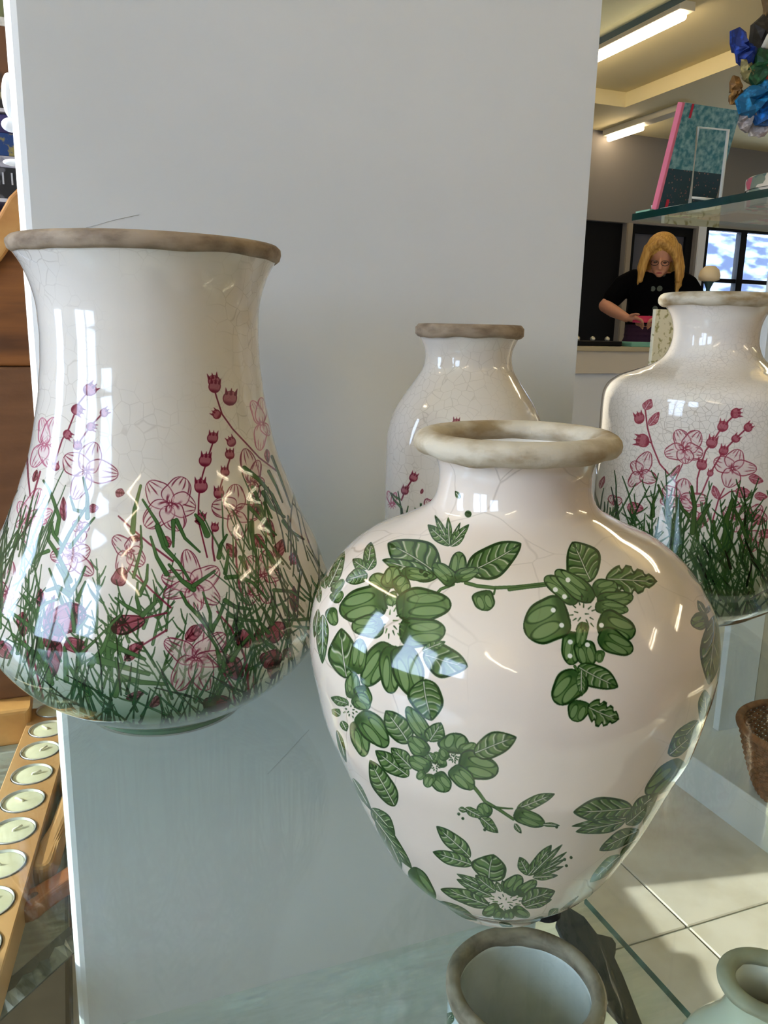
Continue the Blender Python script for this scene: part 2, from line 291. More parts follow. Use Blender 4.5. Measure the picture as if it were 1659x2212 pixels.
# ------------------------------------------------------------------ transfer prints for the vases (drawn into generated textures)
class Print:
    """paints the motif of one vase: every texel knows where it shows in the photograph, strokes are given in photo pixels"""
    def __init__(s, prof, mw, ang, W, H, base):
        s.W, s.H = W, H; s.c0, s.c1 = int(W*.20), int(W*.80)
        i = np.linspace(0, len(prof)-1, H); r = np.interp(i, np.arange(len(prof)), prof[:, 0]); z = np.interp(i, np.arange(len(prof)), prof[:, 1])
        u = (np.arange(s.c0, s.c1)+.5)/W; a = ang + (u-.5)*2*PI
        P = np.stack([r[:, None]*np.cos(a), r[:, None]*np.sin(a), np.repeat(z[:, None], len(a), 1)], -1)
        dr = np.gradient(r); dz = np.gradient(z); nrm = np.hypot(dr, dz)+1e-9
        Nn = np.stack([(dz/nrm)[:, None]*np.cos(a), (dz/nrm)[:, None]*np.sin(a), np.repeat((-dr/nrm)[:, None], len(a), 1)], -1)
        R = np.array(mw.to_3x3()); T = np.array(mw.translation); P = P @ R.T + T; Nn = Nn @ R.T
        px, py = project(P); s.vis = ((CAMP-P)*Nn).sum(-1) > -.002
        s.px = np.where(s.vis, px, -9999).astype(np.float32); s.py = np.where(s.vis, py, -9999).astype(np.float32)
        s.q = (s.px[::6, ::6], s.py[::6, ::6]); s.img = np.empty((H, s.c1-s.c0, 3), np.float32); s.img[:] = np.array(base)/255
        s.rng = np.random.RandomState(3); s.white = np.array(base)/255
    def win(s, x0, y0, x1, y1):
        qx, qy = s.q; m = (qx > x0-14) & (qx < x1+14) & (qy > y0-14) & (qy < y1+14)
        if not m.any(): return None
        rr = np.where(m.any(1))[0]; cc = np.where(m.any(0))[0]
        return slice(max(0, rr[0]*6-6), rr[-1]*6+12), slice(max(0, cc[0]*6-6), cc[-1]*6+12)
    def put(s, sl, col, al, mul=False):
        c = np.asarray(col, float)/255; I = s.img[sl]; al = al[..., None]
        I[...] = I*(1-al) + (I*c/ s.white if mul else c)*al
    def leaf(s, b, t, w, style='leaf', pal=None, nv=5, op=1.0, mul=False):
        b = np.array(b, float); t = np.array(t, float); sl = s.win(min(b[0], t[0])-w*.6, min(b[1], t[1])-w*.6, max(b[0], t[0])+w*.6, max(b[1], t[1])+w*.6)
        if sl is None: return
        d = t-b; L = np.hypot(*d)+1e-6; d /= L; X = s.px[sl]-b[0]; Y = s.py[sl]-b[1]
        sd = s.rng.rand()*6
        S = (X*d[0]+Y*d[1])/L; T = (-X*d[1]+Y*d[0])/(w/2); T = T + .10*np.sin(3.0*S+sd)
        Sc = np.clip(S, 1e-4, 1-1e-4)
        if style in ('petal', 'line'): pr = np.sqrt(np.clip(1-(2*Sc**.72-1)**2, 0, 1))*(1+.05*np.sin(9*Sc+sd+3*np.sign(T)))
        elif style == 'bud': pr = np.sqrt(np.clip(1-(2*Sc-1)**2, 0, 1))
        else: pr = np.sin(PI*Sc**.82)**.72*(1+.07*np.sin(8*Sc+sd+2*np.sign(T)))
        if style == 'jag': pr = pr*(1-.30*np.clip(np.sin(2*PI*4.3*Sc-1.2*np.abs(T)), 0, 1)*(Sc > .25))
        e = (pr-np.abs(T))*w/2; e = np.minimum(e, np.minimum(S, 1-S)*L*1.2)      # distance to the outline in pixels
        a = np.clip(e+.6, 0, 1)*op
        dark, mid, light, pale = pal
        if style == 'line':
            s.put(sl, pale, a*.35, mul)
            ln = np.clip(1.6-np.abs(e-1.4), 0, 1)*op*(np.clip(e+.6, 0, 1))
            hat = np.clip((np.cos(T/np.maximum(pr, .2)*PI*4.2+sd)-.45)*3, 0, 1)*np.clip((S-.42-.25*np.abs(np.sin(T*5+sd)))*8, 0, 1)*a
            hat2 = np.clip((np.cos(T/np.maximum(pr, .2)*PI*2+sd)-.7)*4, 0, 1)*np.clip((.30-S)*8, 0, 1)*a
            s.put(sl, dark, np.maximum(ln, np.maximum(hat, hat2)*.85), mul); return
        if style == 'bud':
            s.put(sl, mid, a, mul); s.put(sl, dark, np.clip(2.4-e, 0, 1)*a, mul); s.put(sl, dark, np.clip(.36-S, 0, .2)*5*a, mul); return
        ew = min(6.0, max(1.6, w*.085))
        s.put(sl, mid, a, mul)
        wash = np.clip(.5+.5*np.sin(S*7+sd+T*1.5), 0, 1)
        s.put(sl, light, wash*.55*a, mul)
        if style == 'petal':
            for k, (c0, c1) in enumerate(((-.36, .26), (.36, .26)) if w > 26 else ((0, .42),)):
                q = ((S-.56)/.30)**2 + ((T-c0)/c1)**2
                s.put(sl, light, np.clip((1.05-q)*4, 0, 1)*a*.9, mul); s.put(sl, dark, np.clip(1-np.abs(q-1.25)*3.2, 0, 1)*a*.95, mul)
            s.put(sl, dark, np.clip(.28-S, 0, .12)*8*a*.6, mul)
        else:
            A = T/np.maximum(pr, .15); q = S*nv - np.abs(A)*1.05 + .15*np.sin(6*T+sd); f = q-np.floor(q)
            vm = (np.abs(A) < .9)*np.clip((S-.06)*12, 0, 1)*np.clip((.95-S)*12, 0, 1)
            s.put(sl, dark, np.clip(1-np.abs(f-.40)*4.2, 0, 1)*a*.85*vm, mul)
            s.put(sl, pale, np.clip(1-np.abs(f-.16)*9, 0, 1)*a*.8*vm*(np.abs(A) > .08)*(np.abs(A) < .78), mul)
            s.put(sl, dark, np.clip(2.6-np.abs(T)*w/2, 0, 1)*a*.8, mul)
            s.put(sl, pale, np.clip(1.5-np.abs(T)*w/2, 0, 1)*np.clip((.86-S)*9, 0, 1)*a*.9, mul)
        s.put(sl, dark, np.clip((ew-e)/1.2, 0, 1)*a, mul)
    def stroke(s, pts, r0, r1, col, edge=None, op=1.0, mul=False):
        P = np.array(pts, float); R = max(r0, r1)+2; sl = s.win(P[:, 0].min()-R, P[:, 1].min()-R, P[:, 0].max()+R, P[:, 1].max()+R)
        if sl is None: return
        X, Y = s.px[sl], s.py[sl]; best = np.full(X.shape, 1e9, np.float32); n = len(P)-1
        for k in range(n):
            a, b = P[k], P[k+1]; d = b-a; L2 = d@d+1e-9; t = np.clip(((X-a[0])*d[0]+(Y-a[1])*d[1])/L2, 0, 1)
            rr = r0+(r1-r0)*(k+t)/n; best = np.minimum(best, np.hypot(X-a[0]-t*d[0], Y-a[1]-t*d[1])-rr)
        a = np.clip(.5-best, 0, 1)*op
        s.put(sl, col, a, mul)
        if edge is not None: s.put(sl, edge, np.clip(best+1.7, 0, 1)*a, mul)
    def image(s, name):
        W, H = s.W, s.H; full = np.ones((H, W, 4), np.float32); I = s.img
        # the hidden back repeats the front, mirrored at the quarter turns
        v = s.vis; idx = np.arange(I.shape[1])
        for k in range(H):
            g = idx[v[k]]
            if len(g) and len(g) < len(idx):
                lo, hi = g[0], g[-1]; row = I[k]
                if lo > 0: row[:lo] = row[np.clip(2*lo-idx[:lo], lo, hi)]
                if hi < len(idx)-1: row[hi+1:] = row[np.clip(2*hi-idx[hi+1:], lo, hi)]
        full[:, s.c0:s.c1, :3] = I
        for c in range(W):
            if c < s.c0: full[:, c, :3] = full[:, min(s.c1-1, 2*s.c0-c), :3]
            elif c >= s.c1: full[:, c, :3] = full[:, max(s.c0, 2*s.c1-1-c), :3]
        im = bpy.data.images.new(name, W, H, alpha=False); im.pixels.foreach_set(np.clip(full, 0, 1).ravel()); im.update(); im.pack(); return im
def glaze(name, img, crack=70, cstr=.25, col=(235, 230, 222)):
    m = bpy.data.materials.new(name); m.use_nodes = True; nt = m.node_tree; p = nt.nodes['Principled BSDF']; N = nt.nodes.new; L = nt.links.new
    tc = N('ShaderNodeTexCoord')
    if img:
        t = N('ShaderNodeTexImage'); t.image = img; t.interpolation = 'Cubic'; t.extension = 'EXTEND'; L(tc.outputs['UV'], t.inputs[0]); src = t.outputs[0]
    else:
        r = N('ShaderNodeRGB'); r.outputs[0].default_value = (*s2l(col), 1); src = r.outputs[0]
    nz = N('ShaderNodeTexNoise'); nz.inputs['Scale'].default_value = 14; nz.inputs['Detail'].default_value = 3; L(tc.outputs['Object'], nz.inputs['Vector'])
    va = N('ShaderNodeVectorMath'); va.operation = 'MULTIPLY_ADD'; va.inputs[1].default_value = (.03, .03, .03); L(nz.outputs['Color'], va.inputs[0]); L(tc.outputs['Object'], va.inputs[2])
    vo = N('ShaderNodeTexVoronoi'); vo.feature = 'DISTANCE_TO_EDGE'; vo.inputs['Scale'].default_value = crack; L(va.outputs[0], vo.inputs['Vector'])
    mr = N('ShaderNodeMapRange'); mr.inputs[1].default_value = .0; mr.inputs[2].default_value = .022*crack/70+.004; mr.inputs[3].default_value = 1; mr.inputs[4].default_value = 0; L(vo.outputs[0], mr.inputs[0])
    n3 = N('ShaderNodeTexNoise'); n3.inputs['Scale'].default_value = 9; L(tc.outputs['Object'], n3.inputs['Vector'])
    m3 = N('ShaderNodeMapRange'); m3.inputs[1].default_value = .42; m3.inputs[2].default_value = .62; m3.inputs[4].default_value = cstr; L(n3.outputs[0], m3.inputs[0])
    mm = N('ShaderNodeMath'); mm.operation = 'MULTIPLY'; L(mr.outputs[0], mm.inputs[0]); L(m3.outputs[0], mm.inputs[1])
    x = N('ShaderNodeMix'); x.data_type = 'RGBA'; x.blend_type = 'MULTIPLY'; x.inputs[7].default_value = (.40, .34, .28, 1)
    L(mm.outputs[0], x.inputs[0]); L(src, x.inputs[6]); L(x.outputs[2], p.inputs['Base Color'])
    p.inputs['Roughness'].default_value = .07; p.inputs['Specular IOR Level'].default_value = .55; p.inputs['Coat Weight'].default_value = .35; p.inputs['Coat Roughness'].default_value = .03
    bp = N('ShaderNodeBump'); bp.inputs['Strength'].default_value = .12; bp.inputs['Distance'].default_value = .001
    n4 = N('ShaderNodeTexNoise'); n4.inputs['Scale'].default_value = 55; n4.inputs['Detail'].default_value = 2; L(tc.outputs['Object'], n4.inputs['Vector']); L(n4.outputs[0], bp.inputs['Height'])
    L(bp.outputs[0], p.inputs['Normal']); L(bp.outputs[0], p.inputs['Coat Normal'])
    return m
bisque = mat('bare_clay_rim', (166, 146, 124), .75, noise=(45, (120, 100, 80), 5, (1, 1, 2.5), .40, .66), bump=(120, .5))
bisque_pale = mat('bare_clay_rim_pale', (196, 184, 162), .7, noise=(38, (146, 124, 90), 5, (1, 1, 2.2), .44, .66), bump=(110, .6))
inner = glaze('inner_glaze', None, 60, .15, (232, 226, 218))
pad_m = mat('black_felt', (10, 10, 10), .9)
def make_vase(label, ax, base_z, pts, rim_pts, W, H, base, painter, crack, cstr, name='vase', rim_m=bisque, lift=0.0, tilt=None, foot=None, wall=.006, pads=(), parts_inner=None, group='flowered ceramic vases'):
    """ax = position on the shelf; pts = (r, h) outer profile; rim_pts = closed (r, h) section of the bare rim"""
    root = thing(name, label, 'vase', (ax[0], ax[1], base_z)); root['group'] = group
    if tilt: root.rotation_euler = tilt
    bpy.context.view_layer.update()
    prof = spline([(r, h+lift) for r, h in pts], 110)
    ang = math.atan2(-ax[1], -ax[0])
    mw = Matrix.Translation(root.location) @ root.rotation_euler.to_matrix().to_4x4()
    pr = Print(prof, mw, ang, W, H, base)
    painter(pr)
    g = glaze('painted_glaze', pr.image('transfer_print'), crack, cstr)
    o = link('body', lathe_mesh('body', prof, 144, ang-PI), g, root, True)      # u = .5 faces the camera
    ri = np.maximum(prof[:, 0]-wall, .004); k = np.arange(len(prof))
    ins = [(ri[q], max(prof[q, 1], lift+wall)) for q in k[::4]][::-1]
    ins = [(prof[-1, 0], prof[-1, 1])] + ins + [(0.0005, lift+wall)]
    lathe('lining', ins, inner, root, 72)
    bot = [(0.0005, lift+.002), (prof[0, 0]*.8, lift+.002), (prof[0, 0]*.86, lift), (prof[0, 0], lift)]
    lathe('base', bot, bisque_pale, root, 72)
    rp = np.array([(r, h+lift) for r, h in rim_pts])
    rng = np.random.RandomState(int(abs(ax[0])*1000)); ph = rng.rand(8)*6
    def jit(V, a):
        wob = sum(math.pow(.7, q)*np.sin((3+3*q)*a+ph[q]) for q in range(6))*.0005
        V[..., 2] += wob[None, :]*(V[..., 2] < rp[:, 1].mean()); V[..., :2] *= (1+wob*3)[None, :, None]; return V
    lathe('rim', rp, rim_m, root, 120, True, jit)
    if foot: lathe('foot_ring', foot, glaze('foot_glaze', None, 60, .2, (112, 146, 120)), root, 72)
    for a in pads:
        lathe('felt_pad', [(0.0005, 0), (.008, 0), (.008, lift+.001), (.0005, lift+.001)], pad_m, root, 20, loc=(prof[0, 0]*.86*math.cos(a), prof[0, 0]*.86*math.sin(a), 0))
    return root
def rim_ring(rc, hc, a, b, n=16): return [(rc+a*math.cos(2*PI*k/n), hc+b*math.sin(2*PI*k/n)) for k in range(n)]
GREEN = ((22, 52, 16), (72, 99, 48), (112, 134, 84), (216, 204, 190))
def mapper(ox, oy, sc): return lambda x, y: (ox+x/sc, oy+y/sc)
def run(pr, mp, sc, rows, pal):
    for r in rows:
        st = r[5] if len(r) > 5 else 'leaf'; pr.leaf(mp(r[0], r[1]), mp(r[2], r[3]), r[4]/sc, st, pal, *(r[6:7]))
def paint_green(pr):
    dk, md = GREEN[0], GREEN[1]
    def ln(mp, sc, pts, w): pr.stroke([mp(*p) for p in pts], w/sc/2, w/sc/2*.8, md, dk)
    def dot(mp, sc, x, y, r, c=None): p = mp(x, y); pr.stroke([p, (p[0]+.5, p[1]+.5)], r/sc, r/sc, c or dk)
    P, J = 'petal', 'jag'
    # upper left spray
    a, s = mapper(660, 1060, 3.318), 3.318
    ln(a, s, [(1150, 660), (1230, 682), (1350, 695), (1500, 690), (1659, 672), (1800, 655)], 26); ln(a, s, [(1350, 740), (1360, 700)], 14); ln(a, s, [(1060, 670), (970, 705), (900, 780)], 22)
    run(pr, a, s, [(960, 610, 590, 375, 290, 'leaf', 5), (920, 620, 552, 490, 120, 'leaf', 4), (690, 585, 915, 610, 95, P), (1160, 590, 1545, 375, 235, 'leaf', 6),
        (1035, 395, 880, 240, 90), (1035, 385, 930, 175, 50), (1035, 385, 1022, 190, 46), (1040, 390, 1108, 228, 34), (1040, 395, 1172, 240, 62), (1045, 398, 1140, 320, 44), (1110, 52, 1072, 2, 34),
        (1070, 660, 1100, 435, 140, P), (1065, 668, 915, 520, 125, P), (1075, 630, 1240, 560, 100, P), (1268, 715, 1300, 862, 160, P),
        (440, 540, 470, 368, 90), (440, 560, 338, 490, 84), (445, 600, 288, 645, 115), (450, 570, 498, 470, 66),
        (600, 720, 460, 620, 160, P), (620, 700, 620, 540, 150, P), (640, 710, 742, 640, 160, P), (590, 740, 650, 810, 110, P),
        (650, 850, 1045, 800, 250, P), (670, 1010, 1005, 1000, 220, P), (580, 790, 238, 850, 260, P), (560, 960, 330, 985, 170, P),
        (590, 1090, 430, 1405, 205, P), (610, 1110, 620, 1455, 170, P), (690, 1110, 765, 1478, 225, P),
        (290, 1345, 262, 985, 205, 'leaf', 3), (350, 1310, 400, 1060, 130, P), (330, 1490, 350, 1300, 110, P), (395, 1395, 430, 1562, 125, P),
        (840, 1180, 1165, 1250, 235, 'leaf', 4), (840, 1150, 1002, 1080, 66), (855, 1350, 895, 1650, 250, 'leaf', 6),
        (165, 690, 278, 435, 84), (145, 700, 112, 560, 60), (195, 730, 272, 635, 66, P), (190, 790, 262, 720, 84, P), (175, 840, 215, 965, 88, P), (118, 890, 125, 1238, 84), (88, 850, 66, 1050, 44), (100, 800, 84, 640, 40),
        (580, 125, 345, 275, 44), (810, 42, 600, 115, 26)], GREEN)
    dot(a, s, 1165, 165, 24); dot(a, s, 830, 575, 16); dot(a, s, 860, 602, 17)
    for k in range(26):
        t = k*2.399; r = 30+95*(k/26)**.6; c = a(600+r*math.cos(t), 930+r*.9*math.sin(t)); c2 = a(600+(r+34)*math.cos(t), 930+(r+34)*.9*math.sin(t))
        pr.stroke([c, c2], 1.6, .8, dk if k % 2 else md)
    # right hanging spray
    b, s = mapper(1100, 1100, 3.318), 3.318
    ln(b, s, [(0, 575), (120, 560), (258, 545)], 24)
    run(pr, b, s, [(600, 510, 440, 240, 270, 'leaf', 6), (690, 510, 1060, 505, 210, J, 4), (500, 655, 250, 490, 145, P), (610, 640, 325, 445, 150, P), (605, 600, 775, 535, 145, P), (630, 660, 890, 625, 130, P), (615, 700, 855, 720, 110, P),
        (640, 790, 905, 890, 215, P), (640, 900, 890, 1010, 170, P), (480, 880, 430, 1115, 165, P), (540, 940, 565, 1130, 165, P), (430, 760, 102, 860, 330, P), (545, 810, 495, 990, 90, P), (650, 1010, 650, 1100, 70, P),
        (495, 1120, 778, 1280, 175, 'leaf', 6), (505, 1165, 345, 1400, 225, P), (520, 1150, 520, 1340, 70), (515, 1370, 480, 1525, 160, P), (560, 1420, 790, 1500, 190, J, 3),
        (1405, 745, 1350, 655, 50), (1415, 745, 1435, 690, 34), (1425, 780, 1300, 815, 125, P), (1470, 760, 1440, 1255, 170, 'leaf', 5), (1500, 1270, 1520, 1120, 40),
        (1405, 1545, 1405, 1295, 115, 'leaf', 5), (1285, 395, 1400, 560, 64), (1390, 540, 1490, 700, 60), (835, 45, 1118, 172, 62), (745, -10, 850, 42, 36), (1500, 720, 1530, 900, 46)], GREEN)
    ln(b, s, [(470, 1125), (490, 1160)], 20)
    for k in range(20):
        t = k*2.399; r = 20+80*(k/20)**.6; c = b(530+r*math.cos(t)*.8, 750+r*math.sin(t)*1.2); c2 = b(530+(r+30)*math.cos(t)*.8, 750+(r+30)*math.sin(t)*1.2); pr.stroke([c, c2], 1.4, .8, dk)
    for x, y in ((420, 505), (330, 575), (395, 625), (315, 722), (375, 830), (437, 950), (435, 1050), (660, 830), (560, 970)): dot(b, s, x, y, 17, (228, 226, 216))
    # right edge
    e, s = mapper(1200, 1300, 3.614), 3.614
    run(pr, e, s, [(1110, 925, 882, 1190, 135, 'leaf', 5), (995, 1245, 710, 1510, 185, P), (1105, 1180, 1000, 1335, 54), (600, 1600, 140, 1650, 215, 'leaf', 6), (560, 1690, 128, 1752, 60), (540, 1710, 160, 1800, 110, 'leaf', 4)], GREEN)
    h, s = mapper(900, 1600, 2.37), 2.37
    run(pr, h, s, [(1095, 385, 1235, 275, 80), (1070, 425, 1190, 330, 76), (1140, 460, 936, 562, 82, 'leaf', 5), (1045, 590, 886, 722, 66, 'leaf', 5), (1045, 600, 1135, 510, 48), (1380, 160, 1435, 50, 34), (1290, 70, 1420, -25, 80),
        (1160, 430, 1260, 300, 50), (1150, 500, 1240, 380, 44), (1010, 680, 1140, 530, 30),
        (512, 346, 708, 275, 62, 'leaf', 5), (502, 362, 655, 432, 84, P), (645, 428, 732, 436, 22), (502, 425, 535, 475, 26), (365, 395, 320, 325, 84, P), (250, 345, 345, 395, 44), (325, 395, 418, 470, 56), (215, 350, 260, 360, 26),
        (272, 600, 104, 436, 84, 'leaf', 5), (282, 640, 84, 566, 74, 'leaf', 5), (365, 718, 400, 584, 185, 'leaf', 4),
        (570, 690, 530, 595, 60), (570, 690, 690, 535, 66), (590, 685, 745, 532, 34), (600, 690, 768, 570, 26), (600, 690, 765, 605, 24), (600, 695, 752, 645, 30), (595, 700, 722, 690, 34),
        (375, 845, 122, 762, 78, 'leaf', 5), (385, 795, 204, 712, 54), (405, 775, 205, 684, 44), (405, 770, 300, 690, 70), (432, 775, 408, 722, 34), (452, 780, 440, 715, 30), (470, 790, 530, 688, 96, P), (515, 790, 612, 715, 64, P), (538, 835, 708, 770, 96, 'leaf', 5), (555, 855, 690, 812, 44),
        (425, 855, 335, 885, 62, P), (440, 865, 400, 915, 58, P), (468, 865, 480, 918, 66, P), (490, 865, 580, 895, 56, P), (585, 935, 665, 912, 46), (675, 905, 725, 860, 40), (430, 925, 460, 950, 26)], GREEN)
    ln(h, s, [(275, 215), (320, 270), (350, 312), (420, 352), (495, 402)], 18); ln(h, s, [(400, 340), (440, 346), (490, 348)], 10)
    for x, y in ((215, 375), (236, 398), (348, 456), (757, 608), (790, 598), (766, 640), (716, 442)): dot(h, s, x, y, 7)
    for k in range(4): pr.stroke([h(738+k*12, 868-k*4), h(790+k*12, 822-k*8)], 1.6, 1.2, (92, 66, 56))
    for k in range(24):
        t = k*2.399; r = 8+58*(k/24)**.6; c = h(455+r*1.5*math.cos(t), 828+r*.6*math.sin(t)); c2 = h(455+(r+16)*1.5*math.cos(t), 828+(r+16)*.6*math.sin(t)); pr.stroke([c, c2], 1.2, .8, dk if k % 2 else md)
    # lower left spray
    c, s = mapper(700, 1500, 3.318), 3.318
    run(pr, c, s, [(225, 190, 292, 446, 140, P), (245, 140, 455, 375, 180, P), (205, 20, 330, 95, 120, P), (175, 70, 50, 20, 66), (115, 150, 55, 110, 56), (130, 190, 160, 265, 54), (90, 260, 160, 485, 44), (205, 605, 340, 830, 46),
        (600, 355, 448, 112, 180, 'leaf', 5), (750, 335, 598, 85, 125, P), (760, 340, 832, 200, 140, 'leaf', 4), (745, 425, 605, 310, 130, P), (602, 592, 372, 398, 135, 'leaf', 5), (635, 525, 476, 388, 112, 'leaf', 5),
        (755, 545, 612, 450, 120, P), (825, 490, 790, 415, 80, P), (775, 475, 745, 415, 70), (855, 525, 830, 430, 66, P), (800, 565, 885, 700, 140, P), (765, 570, 740, 668, 88, P), (725, 560, 662, 600, 64, P),
        (930, 425, 955, 275, 225, P), (975, 430, 1090, 355, 105, P), (965, 475, 1252, 545, 200, P), (920, 520, 1065, 685, 140, P), (885, 465, 830, 390, 76, P), (1070, 415, 1382, 315, 180, 'leaf', 5),
        (500, 805, 335, 468, 150, 'leaf', 7), (345, 815, 505, 1015, 105), (365, 900, 632, 1245, 95), (480, 1080, 560, 1250, 52), (615, 1255, 800, 1465, 115, P), (825, 1485, 1095, 1622, 72, 'leaf', 6), (755, 1458, 900, 1560, 42), (1255, 1638, 1352, 1664, 34)], GREEN)
    for cx_, cy_, R_ in ((190, 110, 60), (795, 515, 40), (928, 458, 34)):
        for k in range(14):
            t = k*2.399; r = R_*(.3+.7*(k/14)); q = c(cx_+r*math.cos(t), cy_+r*math.sin(t)); pr.stroke([q, (q[0]+3*math.cos(t), q[1]+3*math.sin(t))], 1.5, .9, dk)
PINK = ((116, 32, 54), (168, 98, 110), (196, 146, 150), (218, 186, 186))
PINKL = ((176, 92, 116), (206, 150, 165), (220, 180, 188), (232, 208, 212))
GRASS = ((34, 64, 32), (72, 108, 58))
def flower(pr, c, tips, ws, pal, cen=3.2):
    for (t, w_) in zip(tips, ws): pr.leaf(c, t, w_, 'line', pal)
    for k in range(10):
        t = k*.628; pr.stroke([(c[0]+cen*1.2*math.cos(t), c[1]+cen*1.2*math.sin(t)), (c[0]+cen*3*math.cos(t), c[1]+cen*3*math.sin(t))], .9, .4, pal[0])
    pr.stroke([c, (c[0]+.3, c[1])], cen, cen, pal[0]); pr.stroke([c, (c[0]+.3, c[1])], cen-1.3, cen-1.3, (222, 196, 196))
def budchain(pr, stem, buds, pal=PINK):
    pr.stroke(stem, 1.6, 1.6, pal[0]); 
    for (x, y, r, dx, dy) in buds:
        d = math.hypot(dx, dy)+1e-6; dx /= d; dy /= d
        pr.leaf((x-dx*r, y-dy*r), (x+dx*r, y+dy*r), r*1.9, 'bud', pal)
        for q in (-.6, 0, .6): pr.stroke([(x+dx*r*.6-dy*q*r, y+dy*r*.6+dx*q*r), (x+dx*r*1.35-dy*q*r*1.3, y+dy*r*1.35+dx*q*r*1.3)], r*.22, .4, pal[0])
def frond(pr, rng, x, y, ang, L, w0, col=None, side=True, op=.92):
    pts = [(x, y)]; a = ang; n = 7
    for k in range(n):
        a += rng.uniform(-.10, .10); pts.append((pts[-1][0]+math.sin(a)*L/n, pts[-1][1]-math.cos(a)*L/n))
    c = col or tuple(np.array(GRASS[1])+rng.randint(-12, 14)); 
    pr.stroke(pts, w0, .9, c, GRASS[0], op, rng.rand() < .15)
    if side:
        for k in range(1, n, 1):
            if rng.rand() < .7:
                sg = 1 if rng.rand() < .5 else -1; b = ang+sg*rng.uniform(.5, .95); l = L*rng.uniform(.16, .34); p = pts[k]
                m_ = (p[0]+math.sin(b)*l*.5, p[1]-math.cos(b)*l*.5); b -= sg*.25
                pr.stroke([p, m_, (m_[0]+math.sin(b)*l*.5, m_[1]-math.cos(b)*l*.5)], w0*.8, .9, c, GRASS[0], op)
def wash(pr, y0, y1, col, amt):
    k = np.clip((pr.py-y0)/(y1-y0), 0, 1)*amt*pr.vis; pr.img[...] = pr.img*(1-k[..., None]) + np.array(col)/255*k[..., None]
def paint_left(pr):
    rng = np.random.RandomState(11)
    wash(pr, 1390, 1590, (100, 142, 112), .9)
    a = mapper(0, 500, 2.304); b = mapper(0, 1000, 2.304); q1 = mapper(0, 780, 4.608); q2 = mapper(340, 780, 4.366); q3 = mapper(0, 1220, 4.608); q4 = mapper(340, 1220, 4.366)
    F = lambda mp, c, tips, sc, ws, pal=PINK: flower(pr, mp(*c), [mp(*t) for t in tips], [w_/sc for w_ in ws], pal)
    # background fronds first
    for k in range(55):
        x = rng.uniform(-40, 720); y = rng.uniform(1330, 1560); frond(pr, rng, x, y, rng.uniform(-.5, .5)+(x-340)/2200, rng.uniform(90, 230), rng.uniform(2.2, 3.8), side=True, op=.85)
    F(q1, (440, 830), [(420, 560), (545, 560), (330, 1060), (500, 1060)], 4.608, [130, 150, 160, 150], PINKL)
    F(q1, (850, 1100), [(650, 930), (960, 810), (1180, 1120), (740, 1380)], 4.608, [250, 240, 240, 190])
    F(b, (848, 205), [(735, 95), (915, 70), (975, 225), (725, 320), (890, 340)], 2.304, [130, 140, 130, 130, 130])
    F(b, (1172, 242), [(1165, 105), (1055, 205), (1300, 250), (1185, 385)], 2.304, [110, 120, 100, 105])
    F(q2, (980, 590), [(890, 370), (975, 340), (970, 845), (1060, 700)], 4.366, [120, 110, 130, 90], PINKL)
    F(q2, (890, 1150), [(830, 820), (950, 930), (1010, 1120), (960, 1290)], 4.366, [170, 120, 110, 110])
    F(q1, (270, 1600), [(200, 1390), (390, 1260), (520, 1480), (160, 1650), (300, 1850), (470, 1600)], 4.608, [130, 190, 150, 110, 150, 110], PINKL)
    F(q3, (45, 280), [(120, -40), (-40, 150), (-60, 400), (140, 330), (60, 500)], 4.608, [140, 120, 120, 110, 120])
    F(b, (965, 612), [(805, 560), (925, 430), (1085, 520), (1095, 690), (815, 665), (985, 740)], 2.304, [110, 100, 120, 110, 90, 100])
    F(b, (975, 975), [(1000, 800), (815, 890), (1120, 850), (1150, 980), (870, 1130), (1040, 1130)], 2.304, [130, 110, 120, 90, 130, 130])
    F(b, (1310, 560), [(1230, 470), (1330, 430), (1340, 700), (1400, 560)], 2.304, [90, 90, 100, 80])
    F(b, (1250, 650), [(1195, 590), (1300, 600), (1230, 710)], 2.304, [80, 80, 80])
    F(b, (360, 460), [(250, 470), (330, 400), (450, 430), (460, 560), (330, 540)], 2.304, [90, 90, 90, 90, 90])
    F(b, (640, 440), [(560, 370), (690, 370), (720, 500), (600, 560)], 2.304, [90, 90, 100, 90])
    F(b, (400, 330), [(365, 290), (440, 300), (400, 400)], 2.304, [60, 60, 60])
    B = lambda mp, sc, stem, buds, pal=PINK: budchain(pr, [mp(*p) for p in stem], [(*mp(x, y), r/sc, dx, dy) for x, y, r, dx, dy in buds], pal)
    B(q1, 4.608, [(880, 300), (790, 410), (740, 530), (680, 680), (620, 780), (560, 960), (545, 1040)], [(895, 285, 66, .6, -.5), (765, 485, 58, .5, .3), (670, 730, 46, .6, .4), (550, 1050, 42, 0, -1)])
    B(q1, 4.608, [(1020, 520), (900, 650), (800, 790), (770, 850)], [(1035, 510, 44, .5, -.3), (905, 650, 46, .6, .2), (770, 840, 46, 0, -1)])
    B(q2, 4.366, [(520, 190), (555, 330), (610, 500), (710, 640), (860, 800), (960, 910), (1130, 1040)], [(530, 190, 60, -.2, -1), (545, 240, 60, .1, -1), (690, 350, 70, .1, -1), (560, 500, 44, -.7, -.5), (700, 760, 46, -.3, -.5)])
    B(q2, 4.366, [(520, 780), (480, 900), (430, 1060), (400, 1180), (390, 1300), (385, 1500), (470, 1850)], [(525, 725, 54, .1, -1), (455, 935, 62, .1, -1), (405, 1180, 66, 0, -1), (410, 1480, 50, .3, -1)])
    B(q2, 4.366, [(690, 900), (650, 1030), (610, 1130), (585, 1220), (575, 1260)], [(685, 880, 46, 0, -1), (635, 1045, 44, 0, -1), (575, 1245, 52, 0, -1), (540, 1570, 40, .1, -1)])
